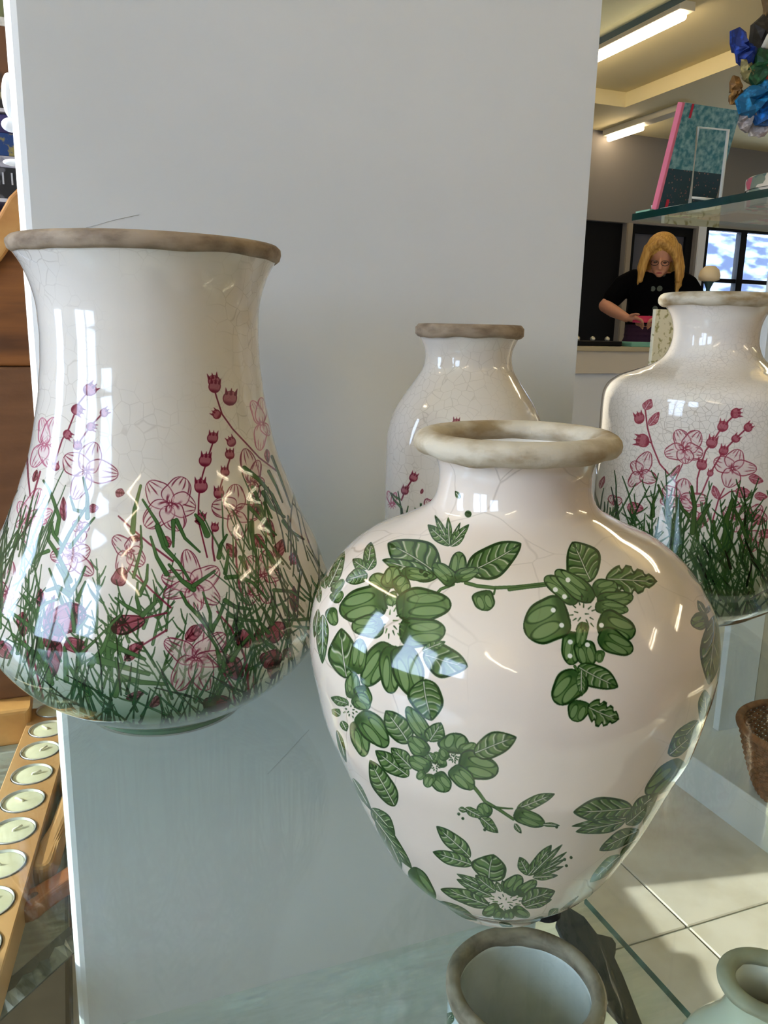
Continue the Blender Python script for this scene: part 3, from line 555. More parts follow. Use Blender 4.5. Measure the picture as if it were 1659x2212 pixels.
    for mp, pts in ((q2, [(740, 1690), (745, 1900), (770, 2100)]), (q2, [(520, 1600), (520, 1760), (540, 1880)]), (b, [(590, 265), (660, 330), (740, 400), (860, 490)]), (b, [(660, 540), (760, 640), (850, 720)]), (b, [(1080, 740), (1150, 820), (1215, 960), (1240, 1150)]),
                    (q3, [(250, 760), (290, 1000), (330, 1260)]), (q3, [(330, 900), (370, 1100), (430, 1330)]), (q4, [(470, 860), (600, 980), (700, 1150), (735, 1310)]), (q4, [(800, 800), (850, 960), (860, 1270)]), (q4, [(910, 1020), (905, 1120), (925, 1210)]), (q3, [(1100, 640), (1400, 540), (1659, 480)]), (q3, [(1240, 950), (1420, 800), (1659, 650)]),
                    (q1, [(300, 1340), (280, 1150), (270, 960)]), (q1, [(330, 1340), (400, 1100)])):
        pr.stroke([mp(*p) for p in pts], 1.7, 2.2, PINK[0], None, .9)
    for mp, sc, rows in ((q3, 4.608, [(1105, 640, 1440, 540, 190), (1240, 950, 1430, 770, 120), (480, 600, 860, 470, 300), (430, 690, 640, 700, 260), (560, 760, 520, 1120, 150), (650, 760, 870, 860, 150), (390, 420, 410, 240, 90), (230, 470, 230, 720, 120), (-30, 780, 110, 930, 160), (1255, 1330, 1440, 1270, 80), (1500, 1420, 1600, 1290, 90), (1150, 200, 1230, 30, 150), (440, 640, 540, 300, 70)]),
                         (q4, 4.366, [(640, 900, 800, 1070, 190), (430, 1320, 700, 1290, 150), (800, 780, 830, 610, 150), (950, 760, 960, 600, 90), (1040, 700, 1200, 560, 170), (980, 930, 1170, 830, 170), (1080, 1080, 1130, 850, 110), (1190, 860, 1270, 790, 100), (1290, 450, 1290, 200, 80), (260, 700, 440, 580, 130)]),
                         (q2, 4.366, [(740, 1850, 650, 1720, 90), (910, 1640, 1010, 1760, 110), (940, 1290, 940, 1480, 90), (980, 1480, 1110, 1660, 110), (1130, 1860, 1180, 1680, 110), (1280, 1920, 1300, 1800, 90), (75, 1650, 110, 1760, 90), (430, 1520, 350, 1510, 50), (1030, 830, 1045, 960, 50)]),
                         (q1, 4.608, [(640, 1590, 630, 1350, 70), (930, 1510, 920, 1420, 110), (1150, 1300, 1240, 1320, 90), (330, 1200, 370, 1080, 50), (1400, 1760, 1300, 1780, 60)])):
        for r in rows: pr.leaf(mp(r[0], r[1]), mp(r[2], r[3]), r[4]/sc, 'petal' if r[4] > 140 else 'leaf', (PINK[0], PINK[1], PINK[2], PINK[3]), 4, .9, True)
    # named grass blades in front
    G = lambda mp, sc, pts, w_: pr.stroke([mp(*p) for p in pts], w_/sc/2, w_/sc/2*.45, GRASS[1], GRASS[0])
    for pts, w_ in (([(560, 1720), (590, 1560), (530, 1380), (480, 1260), (432, 1190)], 44), ([(610, 1830), (530, 1720), (510, 1600), (560, 1450)], 40), ([(870, 1560), (870, 1350), (830, 1160)], 46), ([(820, 1500), (740, 1480), (700, 1350)], 40), ([(1320, 1700), (1340, 1480), (1400, 1240)], 56), ([(1659, 1830), (1560, 1600), (1420, 1380)], 46), ([(1659, 2120), (1560, 1950), (1500, 1750)], 50), ([(1330, 2150), (1410, 1850), (1400, 1640)], 34),
                    ([(700, 2190), (560, 1900), (480, 1780), (500, 1610)], 50), ([(600, 1900), (700, 1700), (860, 1450), (860, 1400)], 40), ([(700, 1850), (800, 1720), (940, 1560)], 40), ([(480, 1890), (380, 1930), (330, 1990)], 40), ([(250, 1680), (290, 1500), (330, 1340)], 26), ([(130, 1850), (200, 1640), (260, 1440)], 24), ([(330, 2000), (370, 1800), (430, 1650)], 40)): G(q1, 4.608, pts, w_)
    for pts, w_ in (([(470, 1640), (420, 1520), (360, 1450)], 60), ([(890, 1520), (900, 1700), (960, 1960)], 44), ([(820, 1010), (950, 1110), (1080, 1260), (1170, 1440)], 48), ([(900, 1190), (960, 1330), (1060, 1580)], 36), ([(1000, 1240), (1080, 1380), (1200, 1470)], 46), ([(580, 1850), (600, 1730), (655, 1640)], 46), ([(640, 2000), (660, 1880), (670, 1780)], 40), ([(0, 1560), (60, 1750), (200, 1900), (300, 2060)], 52), ([(180, 1500), (260, 1670), (400, 1800)], 40), ([(150, 1510), (150, 1750)], 44),
                    ([(1010, 1340), (1080, 1480)], 34), ([(870, 1380), (1000, 1520), (1120, 1640)], 36), ([(1190, 1510), (1250, 1600), (1380, 1680)], 40), ([(1100, 1900), (1020, 1760), (930, 1640)], 40), ([(1050, 1040), (1120, 1180), (1180, 1330)], 30), ([(1080, 900), (1160, 1100), (1260, 1380)], 26), ([(780, 1850), (850, 1990), (950, 2090)], 34)): G(q2, 4.366, pts, w_)
    for pts, w_ in (([(510, 1180), (440, 950), (390, 700), (360, 480), (240, 310)], 62), ([(440, 960), (280, 830), (120, 690)], 60), ([(390, 690), (240, 570), (90, 460)], 56), ([(370, 460), (460, 380), (570, 345)], 46), ([(690, 290), (650, 130), (570, 0)], 62), ([(690, 300), (790, 160), (850, 20)], 46), ([(690, 300), (580, 220), (460, 260)], 56), ([(620, 380), (560, 220), (490, 40)], 40), ([(770, 350), (850, 170)], 44), ([(1400, 490), (1360, 330), (1370, 180)], 46), ([(1390, 300), (1460, 150), (1470, 0)], 46), ([(1400, 490), (1240, 400), (1150, 330)], 44), ([(1420, 500), (1540, 380), (1540, 300)], 56), ([(1080, 1000), (1070, 760), (1090, 610), (1200, 500)], 56), ([(1090, 790), (1250, 860), (1440, 940)], 70), ([(900, 1000), (1030, 830), (1080, 690)], 66), ([(800, 890), (930, 770), (1080, 620)], 36), ([(980, 950), (1200, 1010), (1480, 1090)], 80), ([(1200, 1120), (1400, 1170), (1659, 1190)], 70), ([(1150, 1300), (1200, 1140), (1150, 930)], 60), ([(740, 660), (720, 500), (690, 380)], 46), ([(760, 660), (830, 580), (870, 520)], 40), ([(780, 1000), (780, 900), (680, 760), (560, 560)], 34), ([(850, 800), (900, 620)], 30), ([(660, 1150), (650, 900), (640, 820)], 56), ([(890, 1280), (760, 1120), (680, 1000)], 70)): G(q3, 4.608, pts, w_)
    for pts, w_ in (([(500, 620), (400, 490), (280, 370), (220, 260)], 52), ([(500, 630), (580, 500), (620, 380)], 46), ([(500, 620), (500, 460), (430, 260)], 40), ([(340, 230), (230, 150), (110, 0)], 56), ([(340, 200), (440, 130), (540, 60)], 46), ([(650, 120), (780, 110), (900, 170), (1040, 330)], 44), ([(640, 340), (740, 400), (880, 420)], 50), ([(670, 470), (800, 520), (960, 530)], 46), ([(1050, 640), (960, 540), (920, 380)], 40), ([(1080, 560), (1000, 400)], 34), ([(1080, 560), (1110, 400), (1100, 260)], 40), ([(1250, 480), (1190, 380), (1150, 290)], 44), ([(590, 920), (560, 780), (480, 640)], 44), ([(620, 1000), (640, 800), (800, 560)], 44), ([(1090, 780), (1000, 720), (940, 660)], 40), ([(700, 900), (790, 760), (890, 650)], 46), ([(1480, 510), (1330, 520), (1180, 520)], 36), ([(1440, 600), (1280, 580)], 36), ([(1100, 240), (1260, 250), (1390, 340)], 36)): G(q4, 4.366, pts, w_)
    for k in range(90):
        x = rng.uniform(480, 730); y = rng.uniform(1150, 1500); frond(pr, rng, x, y, rng.uniform(-.7, .1), rng.uniform(70, 170), rng.uniform(1.2, 2.4), tuple(np.array((104, 96, 62))+rng.randint(-20, 20)) if x > 600 else None, False, .8)
    for k in range(60):
        x = rng.uniform(-30, 90); y = rng.uniform(1180, 1500); frond(pr, rng, x, y, rng.uniform(0, .5), rng.uniform(80, 190), rng.uniform(1.2, 2.4), tuple(np.array((96, 110, 84))+rng.randint(-20, 20)), False, .8)
    # dense criss-cross at the foot
    for k in range(170):
        x = rng.uniform(0, 700); y = rng.uniform(1490, 1640); frond(pr, rng, x, y, rng.uniform(-1.25, .75), rng.uniform(50, 130), rng.uniform(2.0, 3.6), tuple(np.array((44, 92, 56))+rng.randint(-14, 14)), False, .9)
def paint_right(pr):
    rng = np.random.RandomState(21); m = mapper(1270, 600, 2.8355); s = 2.8355
    wash(pr, 1130, 1330, (70, 92, 52), .8)
    PR = ((138, 52, 66), (166, 92, 100), (190, 132, 136), (206, 170, 168))
    F = lambda c, tips, ws: flower(pr, m(*c), [m(*t) for t in tips], [w_/s for w_ in ws], PR, 2.6)
    F((592, 1050), [(545, 930), (690, 945), (470, 1085), (705, 1080), (595, 1140)], [110, 120, 110, 110, 110]); F((885, 1170), [(775, 1110), (925, 1050), (1035, 1165), (855, 1285)], [110, 120, 100, 120])
    F((325, 1195), [(265, 1130), (375, 1065), (255, 1280), (420, 1245)], [80, 100, 80, 90]); F((565, 1360), [(455, 1290), (600, 1230), (735, 1355), (440, 1370), (640, 1420)], [100, 120, 100, 80, 80])
    F((900, 1470), [(830, 1420), (890, 1360), (980, 1400), (900, 1560)], [90, 90, 90, 90]); F((1010, 1450), [(1060, 1390), (1100, 1480), (980, 1540)], [80, 80, 80]); F((160, 1380), [(140, 1330), (205, 1350)], [60, 60])
    F((1000, 1600), [(940, 1560), (1060, 1560), (1000, 1680)], [90, 90, 90]); F((680, 1480), [(620, 1440), (740, 1450), (660, 1530)], [80, 80, 80])
    def B(stem, buds): budchain(pr, [m(*p) for p in stem], [(*m(x, y), r/s, dx, dy) for x, y, r, dx, dy in buds], PR)
    B([(905, 835), (825, 910), (760, 1010), (720, 1060), (695, 1140), (670, 1230), (668, 1320)], [(905, 830, 32, .9, -.1), (825, 910, 34, .2, -.7), (762, 1010, 36, .2, -.9), (695, 1145, 34, .2, -.9)])
    B([(980, 915), (905, 985), (830, 1060), (750, 1195), (700, 1315)], [(980, 915, 28, .7, -.6), (905, 985, 26, .6, -.6), (832, 1060, 30, .2, -.9), (748, 1198, 20, .2, -.9)])
    B([(350, 800), (365, 920), (395, 1030), (440, 1140), (540, 1255), (545, 1300)], [(335, 1000, 42, -1, -.2), (315, 860, 34, -.3, -.9)])
    pr.stroke([m(385, 1010), m(360, 1000)], 1.5, 1.5, PR[0]); pr.stroke([m(535, 1240), m(580, 1140)], 1.2, 1.2, PR[0]); pr.stroke([m(760, 1500), m(800, 1360), m(835, 1290)], 1.6, 1.3, PR[0]); pr.stroke([m(800, 1360), m(870, 1310), m(910, 1305)], 1.4, 1.2, PR[0])
    for r in ((350, 810, 385, 742, 56), (375, 905, 435, 822, 50), (795, 1355, 770, 1272, 46), (905, 1300, 1000, 1330, 66), (985, 1225, 1075, 1245, 56), (515, 1215, 562, 1145, 34), (240, 1410, 340, 1410, 80), (1020, 1340, 1100, 1340, 50), (1010, 1480, 1090, 1490, 60), (1060, 1590, 1100, 1540, 60), (75, 1290, 100, 1215, 30)):
        pr.leaf(m(r[0], r[1]), m(r[2], r[3]), r[4]/s, 'leaf', PR, 3)
    dg, gg = (34, 50, 20), (64, 88, 40)
    for k in range(240):
        x = rng.uniform(1280, 1800); y = rng.uniform(1120, 1350); L_ = rng.uniform(50, 120); frond(pr, rng, x, y, rng.uniform(-.6, .6), L_, rng.uniform(1.8, 3.4), tuple(np.array(gg)+rng.randint(-22, 14)), rng.rand() < .5, .85)
    for pts, w_ in (([(400, 1460), (400, 1380), (440, 1290)], 22), ([(520, 1530), (470, 1370), (430, 1270)], 24), ([(640, 1560), (655, 1400), (635, 1280)], 34), ([(680, 1500), (720, 1430), (745, 1390)], 30), ([(840, 1650), (850, 1480), (885, 1360)], 44), ([(970, 1590), (930, 1480), (890, 1400)], 24), ([(840, 1680), (880, 1590), (880, 1510)], 30), ([(830, 1690), (780, 1580), (770, 1490)], 30), ([(960, 1680), (920, 1560)], 22), ([(530, 1480), (555, 1420), (550, 1360)], 26), ([(500, 1520), (460, 1410)], 24), ([(620, 1460), (580, 1420), (550, 1350)], 26)):
        pr.stroke([m(*p) for p in pts], w_/s/2, w_/s/2*.5, (58, 84, 36), dg)
    for k in range(200):
        x = rng.uniform(1360, 1800); y = rng.uniform(1200, 1360); frond(pr, rng, x, y, rng.uniform(-.9, .9), rng.uniform(30, 90), rng.uniform(1.6, 3.2), tuple(np.array((36, 54, 24))+rng.randint(-12, 16)), False, .85)
def paint_mid(pr):
    m = mapper(820, 680, 2.9625); s = 2.9625; rng = np.random.RandomState(4)
    budchain(pr, [m(*p) for p in [(215, 1045), (165, 1120), (140, 1185)]], [(*m(215, 1040), 28/s, .4, -.8), (*m(160, 1125), 26/s, .3, -.9)], PINK)
    budchain(pr, [m(480, 760), m(490, 690)], [(*m(490, 690), 26/s, .1, -1)], PINK)
    pr.leaf(m(265, 1145), m(275, 1115), 6, 'bud', PINK)
    flower(pr, m(80, 1215), [m(55, 1125), m(105, 1135)], [15, 14], PINKL); flower(pr, m(330, 1230), [m(290, 1180), m(380, 1170)], [20, 20], PINK)
    for k in range(120):
        x = rng.uniform(820, 1190); frond(pr, rng, x, rng.uniform(1180, 1330), rng.uniform(-.5, .5), rng.uniform(50, 120), rng.uniform(1.8, 3.2), None, True, .9)
def paint_pot(pr):
    for k in range(26):
        a = k*2.4; x = 1135+190*math.cos(a)*((k % 5)/5+.2); y = 2215+14*(k % 9)
        pr.leaf((x, y), (x+34*math.cos(a*1.7), y+34*math.sin(a*1.7)), 26, 'leaf', GREEN)
def paint_none(pr): pass
def cam2w(r, f): return (r*math.cos(HEAD)+f*math.sin(HEAD), -r*math.sin(HEAD)+f*math.cos(HEAD))
CREAM = (221, 206, 190)
G_P = [(.034, 0), (.037, .004), (.0445, .012), (.054, .021), (.061, .031), (.066, .041), (.071, .051), (.0755, .061), (.0795, .071), (.0835, .081), (.0875, .091), (.0915, .101), (.094, .111), (.096, .121), (.098, .131), (.099, .141), (.0985, .151), (.0965, .161), (.0915, .171), (.0845, .181), (.073, .191), (.0525, .201), (.0390, .2105), (.0362, .220), (.0372, .230), (.0425, .238)]
make_vase('white vase with green leaf and blossom print and bare clay rim, nearest the camera', cam2w(.065, .383), SH, G_P, rim_ring(.0418, .2395, .0072, .0058), 3072, 1280, CREAM, paint_green, 26, .60, rim_m=bisque_pale, lift=.004,
    tilt=(-.012*math.sin(HEAD), -.012*math.cos(HEAD), 0), pads=[-1.02, .75, 2.15])
L_P = [(.060, .004), (.066, .008), (.077, .015), (.091, .025), (.103, .035), (.112, .045), (.119, .055), (.1245, .065), (.128, .075), (.130, .085), (.1302, .095), (.128, .105), (.1245, .115), (.121, .125), (.117, .135), (.112, .145), (.107, .155), (.103, .165), (.0985, .175), (.095, .185), (.091, .195), (.088, .205), (.0855, .215), (.0835, .225), (.0815, .235), (.0795, .245), (.0785, .255), (.077, .265), (.0765, .275), (.076, .285), (.0763, .295), (.0767, .305), (.0780, .313), (.0802, .321), (.0832, .329), (.0868, .336), (.0898, .3405)]
make_vase('tall waisted white vase with pink flowers and dense green grass, flared brown rim', cam2w(-.1705, .60), SH, L_P, [(.0930, .3445), (.0928, .3475), (.0905, .3497), (.0865, .3492), (.0845, .3460), (.0850, .3405), (.0893, .3388), (.0920, .3410)], 3072, 1408, (224, 216, 206), paint_left, 90, .55,
    foot=[(.046, 0), (.0575, 0), (.0585, .0015), (.0595, .005), (.0640, .0080), (.046, .0080)])
R_P = [(.050, 0), (.056, .003), (.066, .008), (.076, .015), (.088, .024), (.097, .034), (.1015, .046), (.1035, .06), (.1045, .09), (.105, .13), (.1055, .17), (.1055, .20), (.1055, .222), (.1045, .232), (.1000, .241), (.0900, .2485), (.0740, .2545), (.0575, .261), (.0470, .269), (.0425, .278), (.0405, .288), (.0408, .297), (.0428, .306), (.0468, .314), (.0525, .320)]
make_vase('white shouldered vase with pink flowers over dark grass, cut off by the right border', cam2w(.3275, .83), SH, R_P, rim_ring(.0510, .3245, .0070, .0065), 2304, 1100, (220, 209, 196), paint_right, 190, .62, rim_m=bisque_pale, lift=.004, pads=[-.75+k*2.094 for k in range(3)])
M_P = [(.052, 0), (.060, .004), (.067, .012), (.0705, .03), (.0715, .06), (.0718, .12), (.0718, .18), (.0710, .202), (.0688, .212), (.0652, .222), (.0598, .232), (.0530, .242), (.0460, .252), (.0405, .261), (.0388, .269), (.0393, .277), (.0420, .284), (.0445, .289)]
make_vase('small white jar-shaped vase with brown rim, behind the green leaf vase', cam2w(.0727, .74), SH, M_P, [(.0462, .2885), (.0482, .2905), (.0482, .2965), (.0455, .2995), (.0400, .2998), (.0385, .2960), (.0390, .2900), (.0420, .2880)], 1536, 640, (226, 217, 207), paint_mid, 110, .35)
# pots on the lower shelf
p = on_z(1135, 2122, .62)
make_vase('open white pot with thick brown clay rim on the lower glass shelf', (p[0], p[1]), .5, [(.040, 0), (.046, .006), (.052, .02), (.056, .04), (.058, .07), (.058, .095), (.0575, .112)], [(.0598, .112), (.0600, .118), (.0575, .1215), (.0520, .1215), (.0492, .118), (.0492, .110), (.0540, .107), (.0585, .108)], 1024, 512, (226, 230, 226), paint_pot, 60, .3, name='pot', group='pots on the lower shelf', wall=.008)
p = on_z(1660, 2122, .70)
make_vase('pale celadon bottle vase with a narrow neck at the lower right', (p[0], p[1]), .5, [(.034, 0), (.042, .006), (.052, .03), (.0575, .06), (.0585, .09), (.055, .118), (.0455, .142), (.034, .158), (.0265, .170), (.0235, .180), (.0235, .190), (.0262, .1965)], rim_ring(.0248, .198, .0058, .0045), 256, 256, (214, 214, 186), paint_none, 60, .2, name='bottle_vase', rim_m=mat('grey_rim', (178, 172, 146), .6, noise=(40, (150, 142, 116), 4, (1, 1, 1), .4, .7)), group='pots on the lower shelf')
# slate board beside the pot
sl = mat('slate', (52, 50, 46), .7, noise=(30, (66, 64, 58), 5, (1, 1, 1), .35, .7))
poly = [tuple(on_z(a, b, .503)[:2]) for a, b in [(1215, 1955), (1262, 1985), (1290, 2022), (1308, 2026), (1322, 2030), (1330, 2042), (1330, 2056), (1326, 2070), (1345, 2110), (1390, 2225), (1420, 2290), (1390, 2300), (1340, 2212), (1305, 2172), (1250, 2110), (1200, 2000)]]
tag(prism('slate_board', poly, .5, .506, sl, bev=.001), 'dark grey slate board with a notched shoulder beside the open pot', 'board')
# ---------------------------------------------------------------- left shelf and what lies on it
LZ = .42
t = glass_shelf('glass_shelf', 'glass shelf at the left with tealights and wooden scoops on it', [(-.034, .876), (-.034, 1.75), (-.95, 1.75), (-.95, -.04)], LZ, .010, glass_d)
A, B = Vector((-.034, .876)), Vector((-.40, .51)); nrm = Vector((.7071, -.7071)); steel = mat('polished_edge', (150, 156, 158), .2, metal=.6, noise=(60, (90, 96, 98), 3, (1, 1, 1), .4, .6))
bm = bmesh.new(); n = 70; top, low, out = [], [], []
random.seed(9)
for k in range(n+1):
    q = A+(B-A)*(k/n); w1 = .0125+random.uniform(-.0042, .0032)
    top.append(bm.verts.new((q.x, q.y, 0))); low.append(bm.verts.new((q.x+nrm.x*w1, q.y+nrm.y*w1, -.0015))); out.append(bm.verts.new((q.x+nrm.x*.027, q.y+nrm.y*.027, -.008)))
for k in range(n):
    f = bm.faces.new((top[k], top[k+1], low[k+1], low[k])); f.material_index = 0
    f = bm.faces.new((low[k], low[k+1], out[k+1], out[k])); f.material_index = 1
b2 = [bm.verts.new((v.co.x, v.co.y, -.010)) for v in (out[0], out[-1], top[-1], top[0])]
bm.faces.new(b2); bm.faces.new(out+[b2[1], b2[0]])
frombm('bevelled_edge', bm, [mat('edge_reflection', (84, 86, 86), .35, metal=.2), steel], t)  # jagged dark band: reflection in the glass edge, put into colour
wood_l = mat('pale_wood', (206, 164, 112), .55, noise=(9, (176, 128, 78), 6, (1, .12, 1), .35, .7), bump=(60, .12))
wood_m = mat('warm_wood', (182, 118, 76), .5, noise=(12, (140, 84, 48), 6, (.2, 1, 1), .35, .7), bump=(60, .12))
ctr = [on_z(*q, .457) for q in ((107, 1576), (93, 1619), (78, 1670), (50, 1732), (31, 1799), (7, 1872))]
d0 = ctr[0]-ctr[-1]; d0 /= np.linalg.norm(d0); side = np.array([d0[1], -d0[0], 0]); c0 = (ctr[2]+ctr[3])/2-side*.003
TR = [c0 + d0*((2.5-k)*.0692) for k in range(-1, 8)]
tray = thing('tealight_holder', 'long pale wooden tealight holder on the left glass shelf', 'candle holder', (0, 0, 0))
L0, L1 = c0+d0*.255, c0-d0*.41; hw = .0365
bm = bmesh.new(); bm_prism(bm, [tuple((L0-side*hw)[:2]), tuple((L0+side*hw)[:2]), tuple((L1+side*hw)[:2]), tuple((L1-side*hw)[:2])], LZ, LZ+.037, .0015, 1)
body = frombm('block', bm, wood_l, tray)
cb = bmesh.new()
for q in TR:
    r = bmesh.ops.create_cone(cb, cap_ends=True, segments=40, radius1=.0293, radius2=.0293, depth=.04)
    for v in r['verts']: v.co += Vector((q[0], q[1], LZ+.037+.020-.020))
cut(body, frombm('cutter', cb))
alu = mat('tealight_cup', (226, 226, 222), .3, metal=.6); wax = mat('wax', (222, 218, 188), .4, noise=(30, (206, 202, 166), 3, (1, 1, 1), .4, .7)); wick = mat('wick', (236, 230, 206), .8)
TL = ['tealight at the far hidden end of the wooden holder', 'tealight half hidden by the partition edge just below the tall vase', 'second tealight down from the tall vase, cut by the partition edge', 'third tealight down from the tall vase, whole and touching the partition edge', 'fourth tealight down from the tall vase, wick pointing to the right', 'fifth tealight down from the tall vase, cut off by the left border', 'sixth tealight down from the tall vase, mostly outside the left border', 'seventh tealight of the holder, outside the left border', 'last tealight at the near end of the wooden holder']
for k, q in enumerate(TR):
    ph = [0, 2.2, .7, .3, 2.4, .5, 2.7, 1.1][k % 8]
    r = thing('tealight', TL[k], 'tealight', (q[0], q[1], LZ+.0172), 0, 'tealights in the wooden holder')
    lathe('cup', [(.0005, 0), (.0272, 0), (.0278, .0200), (.0284, .0213), (.0270, .0216), (.0265, .001), (.0005, .001)], alu, r, 40)
    lathe('wax', [(.0005, .002), (.0264, .002), (.0264, .0182), (.0246, .0188), (.0005, .0191)], wax, r, 40)
    tube('wick', [(0, 0, .018), (.001*math.cos(ph), .001*math.sin(ph), .0208), (.013*math.cos(ph), .013*math.sin(ph), .0215)], .0015, wick, r, 6)
def scoop(name, label, a, b, w, th, m, z0, hole):
    a = np.array(a); b = np.array(b); d = b-a; L = np.linalg.norm(d[:2]); d = d/L; s = np.array([d[1], -d[0]]); t = thing(name, label, 'scoop', (0, 0, 0))
    poly = []
    for k in range(9): g = PI/2+PI*k/8; poly.append((a[0]+d[0]*w*(1+math.cos(g))+s[0]*w*math.sin(g), a[1]+d[1]*w*(1+math.cos(g))+s[1]*w*math.sin(g)))
    for u, ww in ((.3, .82), (.55, .72), (1, .9)): poly.append((a[0]+d[0]*L*u-s[0]*w*ww, a[1]+d[1]*L*u-s[1]*w*ww))
    for k in range(9): g = -PI/2+PI*k/8; poly.append((b[0]+d[0]*w*2.2*(.9+math.cos(g))+s[0]*w*1.7*math.sin(g), b[1]+d[1]*w*2.2*(.9+math.cos(g))+s[1]*w*1.7*math.sin(g)))
    for u, ww in ((1, .9), (.55, .72), (.3, .82)): poly.append((a[0]+d[0]*L*u+s[0]*w*ww, a[1]+d[1]*L*u+s[1]*w*ww))
    bm = bmesh.new(); bm_prism(bm, poly, z0, z0+th, th*.22, 3); o = frombm('handle', bm, m, t)
    if hole:
        cb = bmesh.new(); pl = []
        for k in range(16):
            g = 2*PI*k/16; u = w*.22*math.cos(g)+(w*.35 if math.cos(g) > 0 else -w*.35); v = w*.24*math.sin(g); q = a[:2]+d[:2]*w*1.15; pl.append((q[0]+d[0]*u+s[0]*v, q[1]+d[1]*u+s[1]*v))
        bm_prism(cb, pl, z0-.01, z0+th+.01); cut(o, frombm('cutter', cb))
        prism('slot_shade', pl, z0+.0005, z0+.001, mat('slot_shade_brown', (40, 24, 16), .9), t)  # dark sheet standing for the shade inside the slot
    return t
a = on_z(31, 1962, .440); b = on_z(150, 1890, .440)
scoop('wooden_scoop', 'red-brown wooden scoop handle with a hanging slot, by the partition edge', (a[0], a[1]), (b[0]+.03, b[1]+.025), .0175, .022, wood_m, LZ, True)
a = on_z(62, 1893, .452); b = on_z(135, 1735, .452)
scoop('wooden_scoop', 'pale wooden scoop handle lying between the tealights and the partition', (a[0]+.010, a[1]+.012), (b[0]+.012, b[1]+.03), .0140, .032, wood_l, LZ, False)
# carved board at the left
wd1 = mat('striped_wood', (150, 92, 40), .6, noise=(7, (92, 52, 20), 7, (.5, 1, 4), .35, .68), bump=(40, .3))
wd2 = mat('rough_wood', (128, 86, 54), .75, noise=(10, (92, 58, 34), 7, (.6, 1, 2.4), .35, .7), bump=(50, .4))
wd3 = mat('tan_sunlit_wood', (222, 168, 100), .6, noise=(9, (190, 128, 66), 6, (1, 1, 2), .35, .7), bump=(50, .3))
brd = thing('wooden_board', 'large rustic wooden slab standing on the left shelf behind the panel edge', 'board', (0, 1.42, LZ))
def slab(nm, poly, y0, y1, m, bev): return prism(nm, [(x, z-LZ) for x, z in poly], y0, y1, m, brd, bev, 3, Matrix(((1, 0, 0, 0), (0, 0, -1, 0), (0, 1, 0, 0), (0, 0, 0, 1))))
slab('upper_plank', [(-.16, 1.03), (-.005, 1.03), (.0, 1.24), (.0, 1.32), (-.005, 1.332), (-.058, 1.270), (-.085, 1.222), (-.14, 1.166), (-.16, 1.150)], -.016, .030, wd1, .005)
slab('sunlit_edge', [(.0, 1.302), (.0, 1.338), (-.060, 1.276), (-.089, 1.227), (-.15, 1.172), (-.16, 1.160), (-.16, 1.125), (-.14, 1.137), (-.077, 1.186), (-.040, 1.240)], .0305, .046, wd3, .005)  # pale band: sunlight on the top edge put into the wood colour
slab('lower_plank', [(-.16, .484), (-.005, .484), (-.005, 1.0293), (-.16, 1.0293)], -.013, .036, wd2, .004)
slab('foot', [(-.17, .42), (-.105, .42), (-.090, .430), (-.086, .450), (-.086, .4835), (-.17, .4835)], -.04, .08, wd3, .008)
# shelving with goods behind, seen past the panel's left edge
bc = thing('shelf_rack', 'white shelf rack with small goods seen past the left edge of the panel', 'shelf rack', (0, 0, 0))
sm = mat('rack_white', (214, 208, 214), .5)
RY = 2.30
box('upright', (-.72, RY, 0), (-.70, RY+.35, 2.2), sm, bc); box('upright', (.46, RY, 0), (.48, RY+.35, 2.2), sm, bc)
for z in (1.12, 1.390, 1.595, 1.86): box('shelf_board', (-.70, RY, z-.008), (.46, RY+.35, z), sm, bc)
def pack(nm, lab, cat, x0, x1, z0, z1, c1, c2, y=RY+.012, d=.22, sc=30):
    return tag(box(nm, (x0, y, z0), (x1, y+d, z1), mat('card_'+nm+str(int(z0*1e4)), c1, .5, noise=(sc, c2, 3, (1, 1, 1), .55, .62)), bev=.002), lab, cat, 'goods on the shelf rack')
bx = pack('box', 'black box with pale number 11 on the shelf rack', 'box', -.18, .03, 1.390, 1.463, (28, 28, 34), (92, 92, 100))
text_mesh('number', '11', .040, mat('pale_print', (196, 196, 204), .6), bx, (-.100, RY+.0112, 1.436), (PI/2, 0, 0))
pack('flat_box', 'pale grey flat box on the shelf rack above the number 11 box', 'box', -.18, .03, 1.463, 1.490, (178, 174, 186), (140, 138, 150))
pack('box', 'deep blue box with gold spots on the shelf rack', 'box', -.19, .03, 1.490, 1.542, (16, 60, 120), (150, 136, 80), sc=42)
pack('box', 'dark violet box on top of the blue box', 'box', -.18, .03, 1.542, 1.584, (46, 36, 88), (70, 60, 116))
pack('box', 'purple box on the rack board just above the wooden slab', 'box', -.24, .03, 1.12, 1.36, (104, 52, 140), (70, 30, 110))
pack('tin', 'dark tin with cream speckles on the upper rack board', 'tin', -.18, .03, 1.595, 1.640, (36, 32, 34), (176, 160, 120), sc=36)
pack('wooden_box', 'brown wooden box on the upper rack board', 'box', -.16, .03, 1.640, 1.778, (112, 74, 48), (70, 46, 32), sc=10)
pack('narrow_box', 'white strip box on top of the brown wooden box', 'box', -.15, .03, 1.778, 1.798, (226, 222, 214), (200, 196, 188))
pack('cloth_roll', 'olive green bundle beneath the top rack board', 'bundle', -.16, .03, 1.798, 1.846, (120, 124, 84), (88, 92, 58))
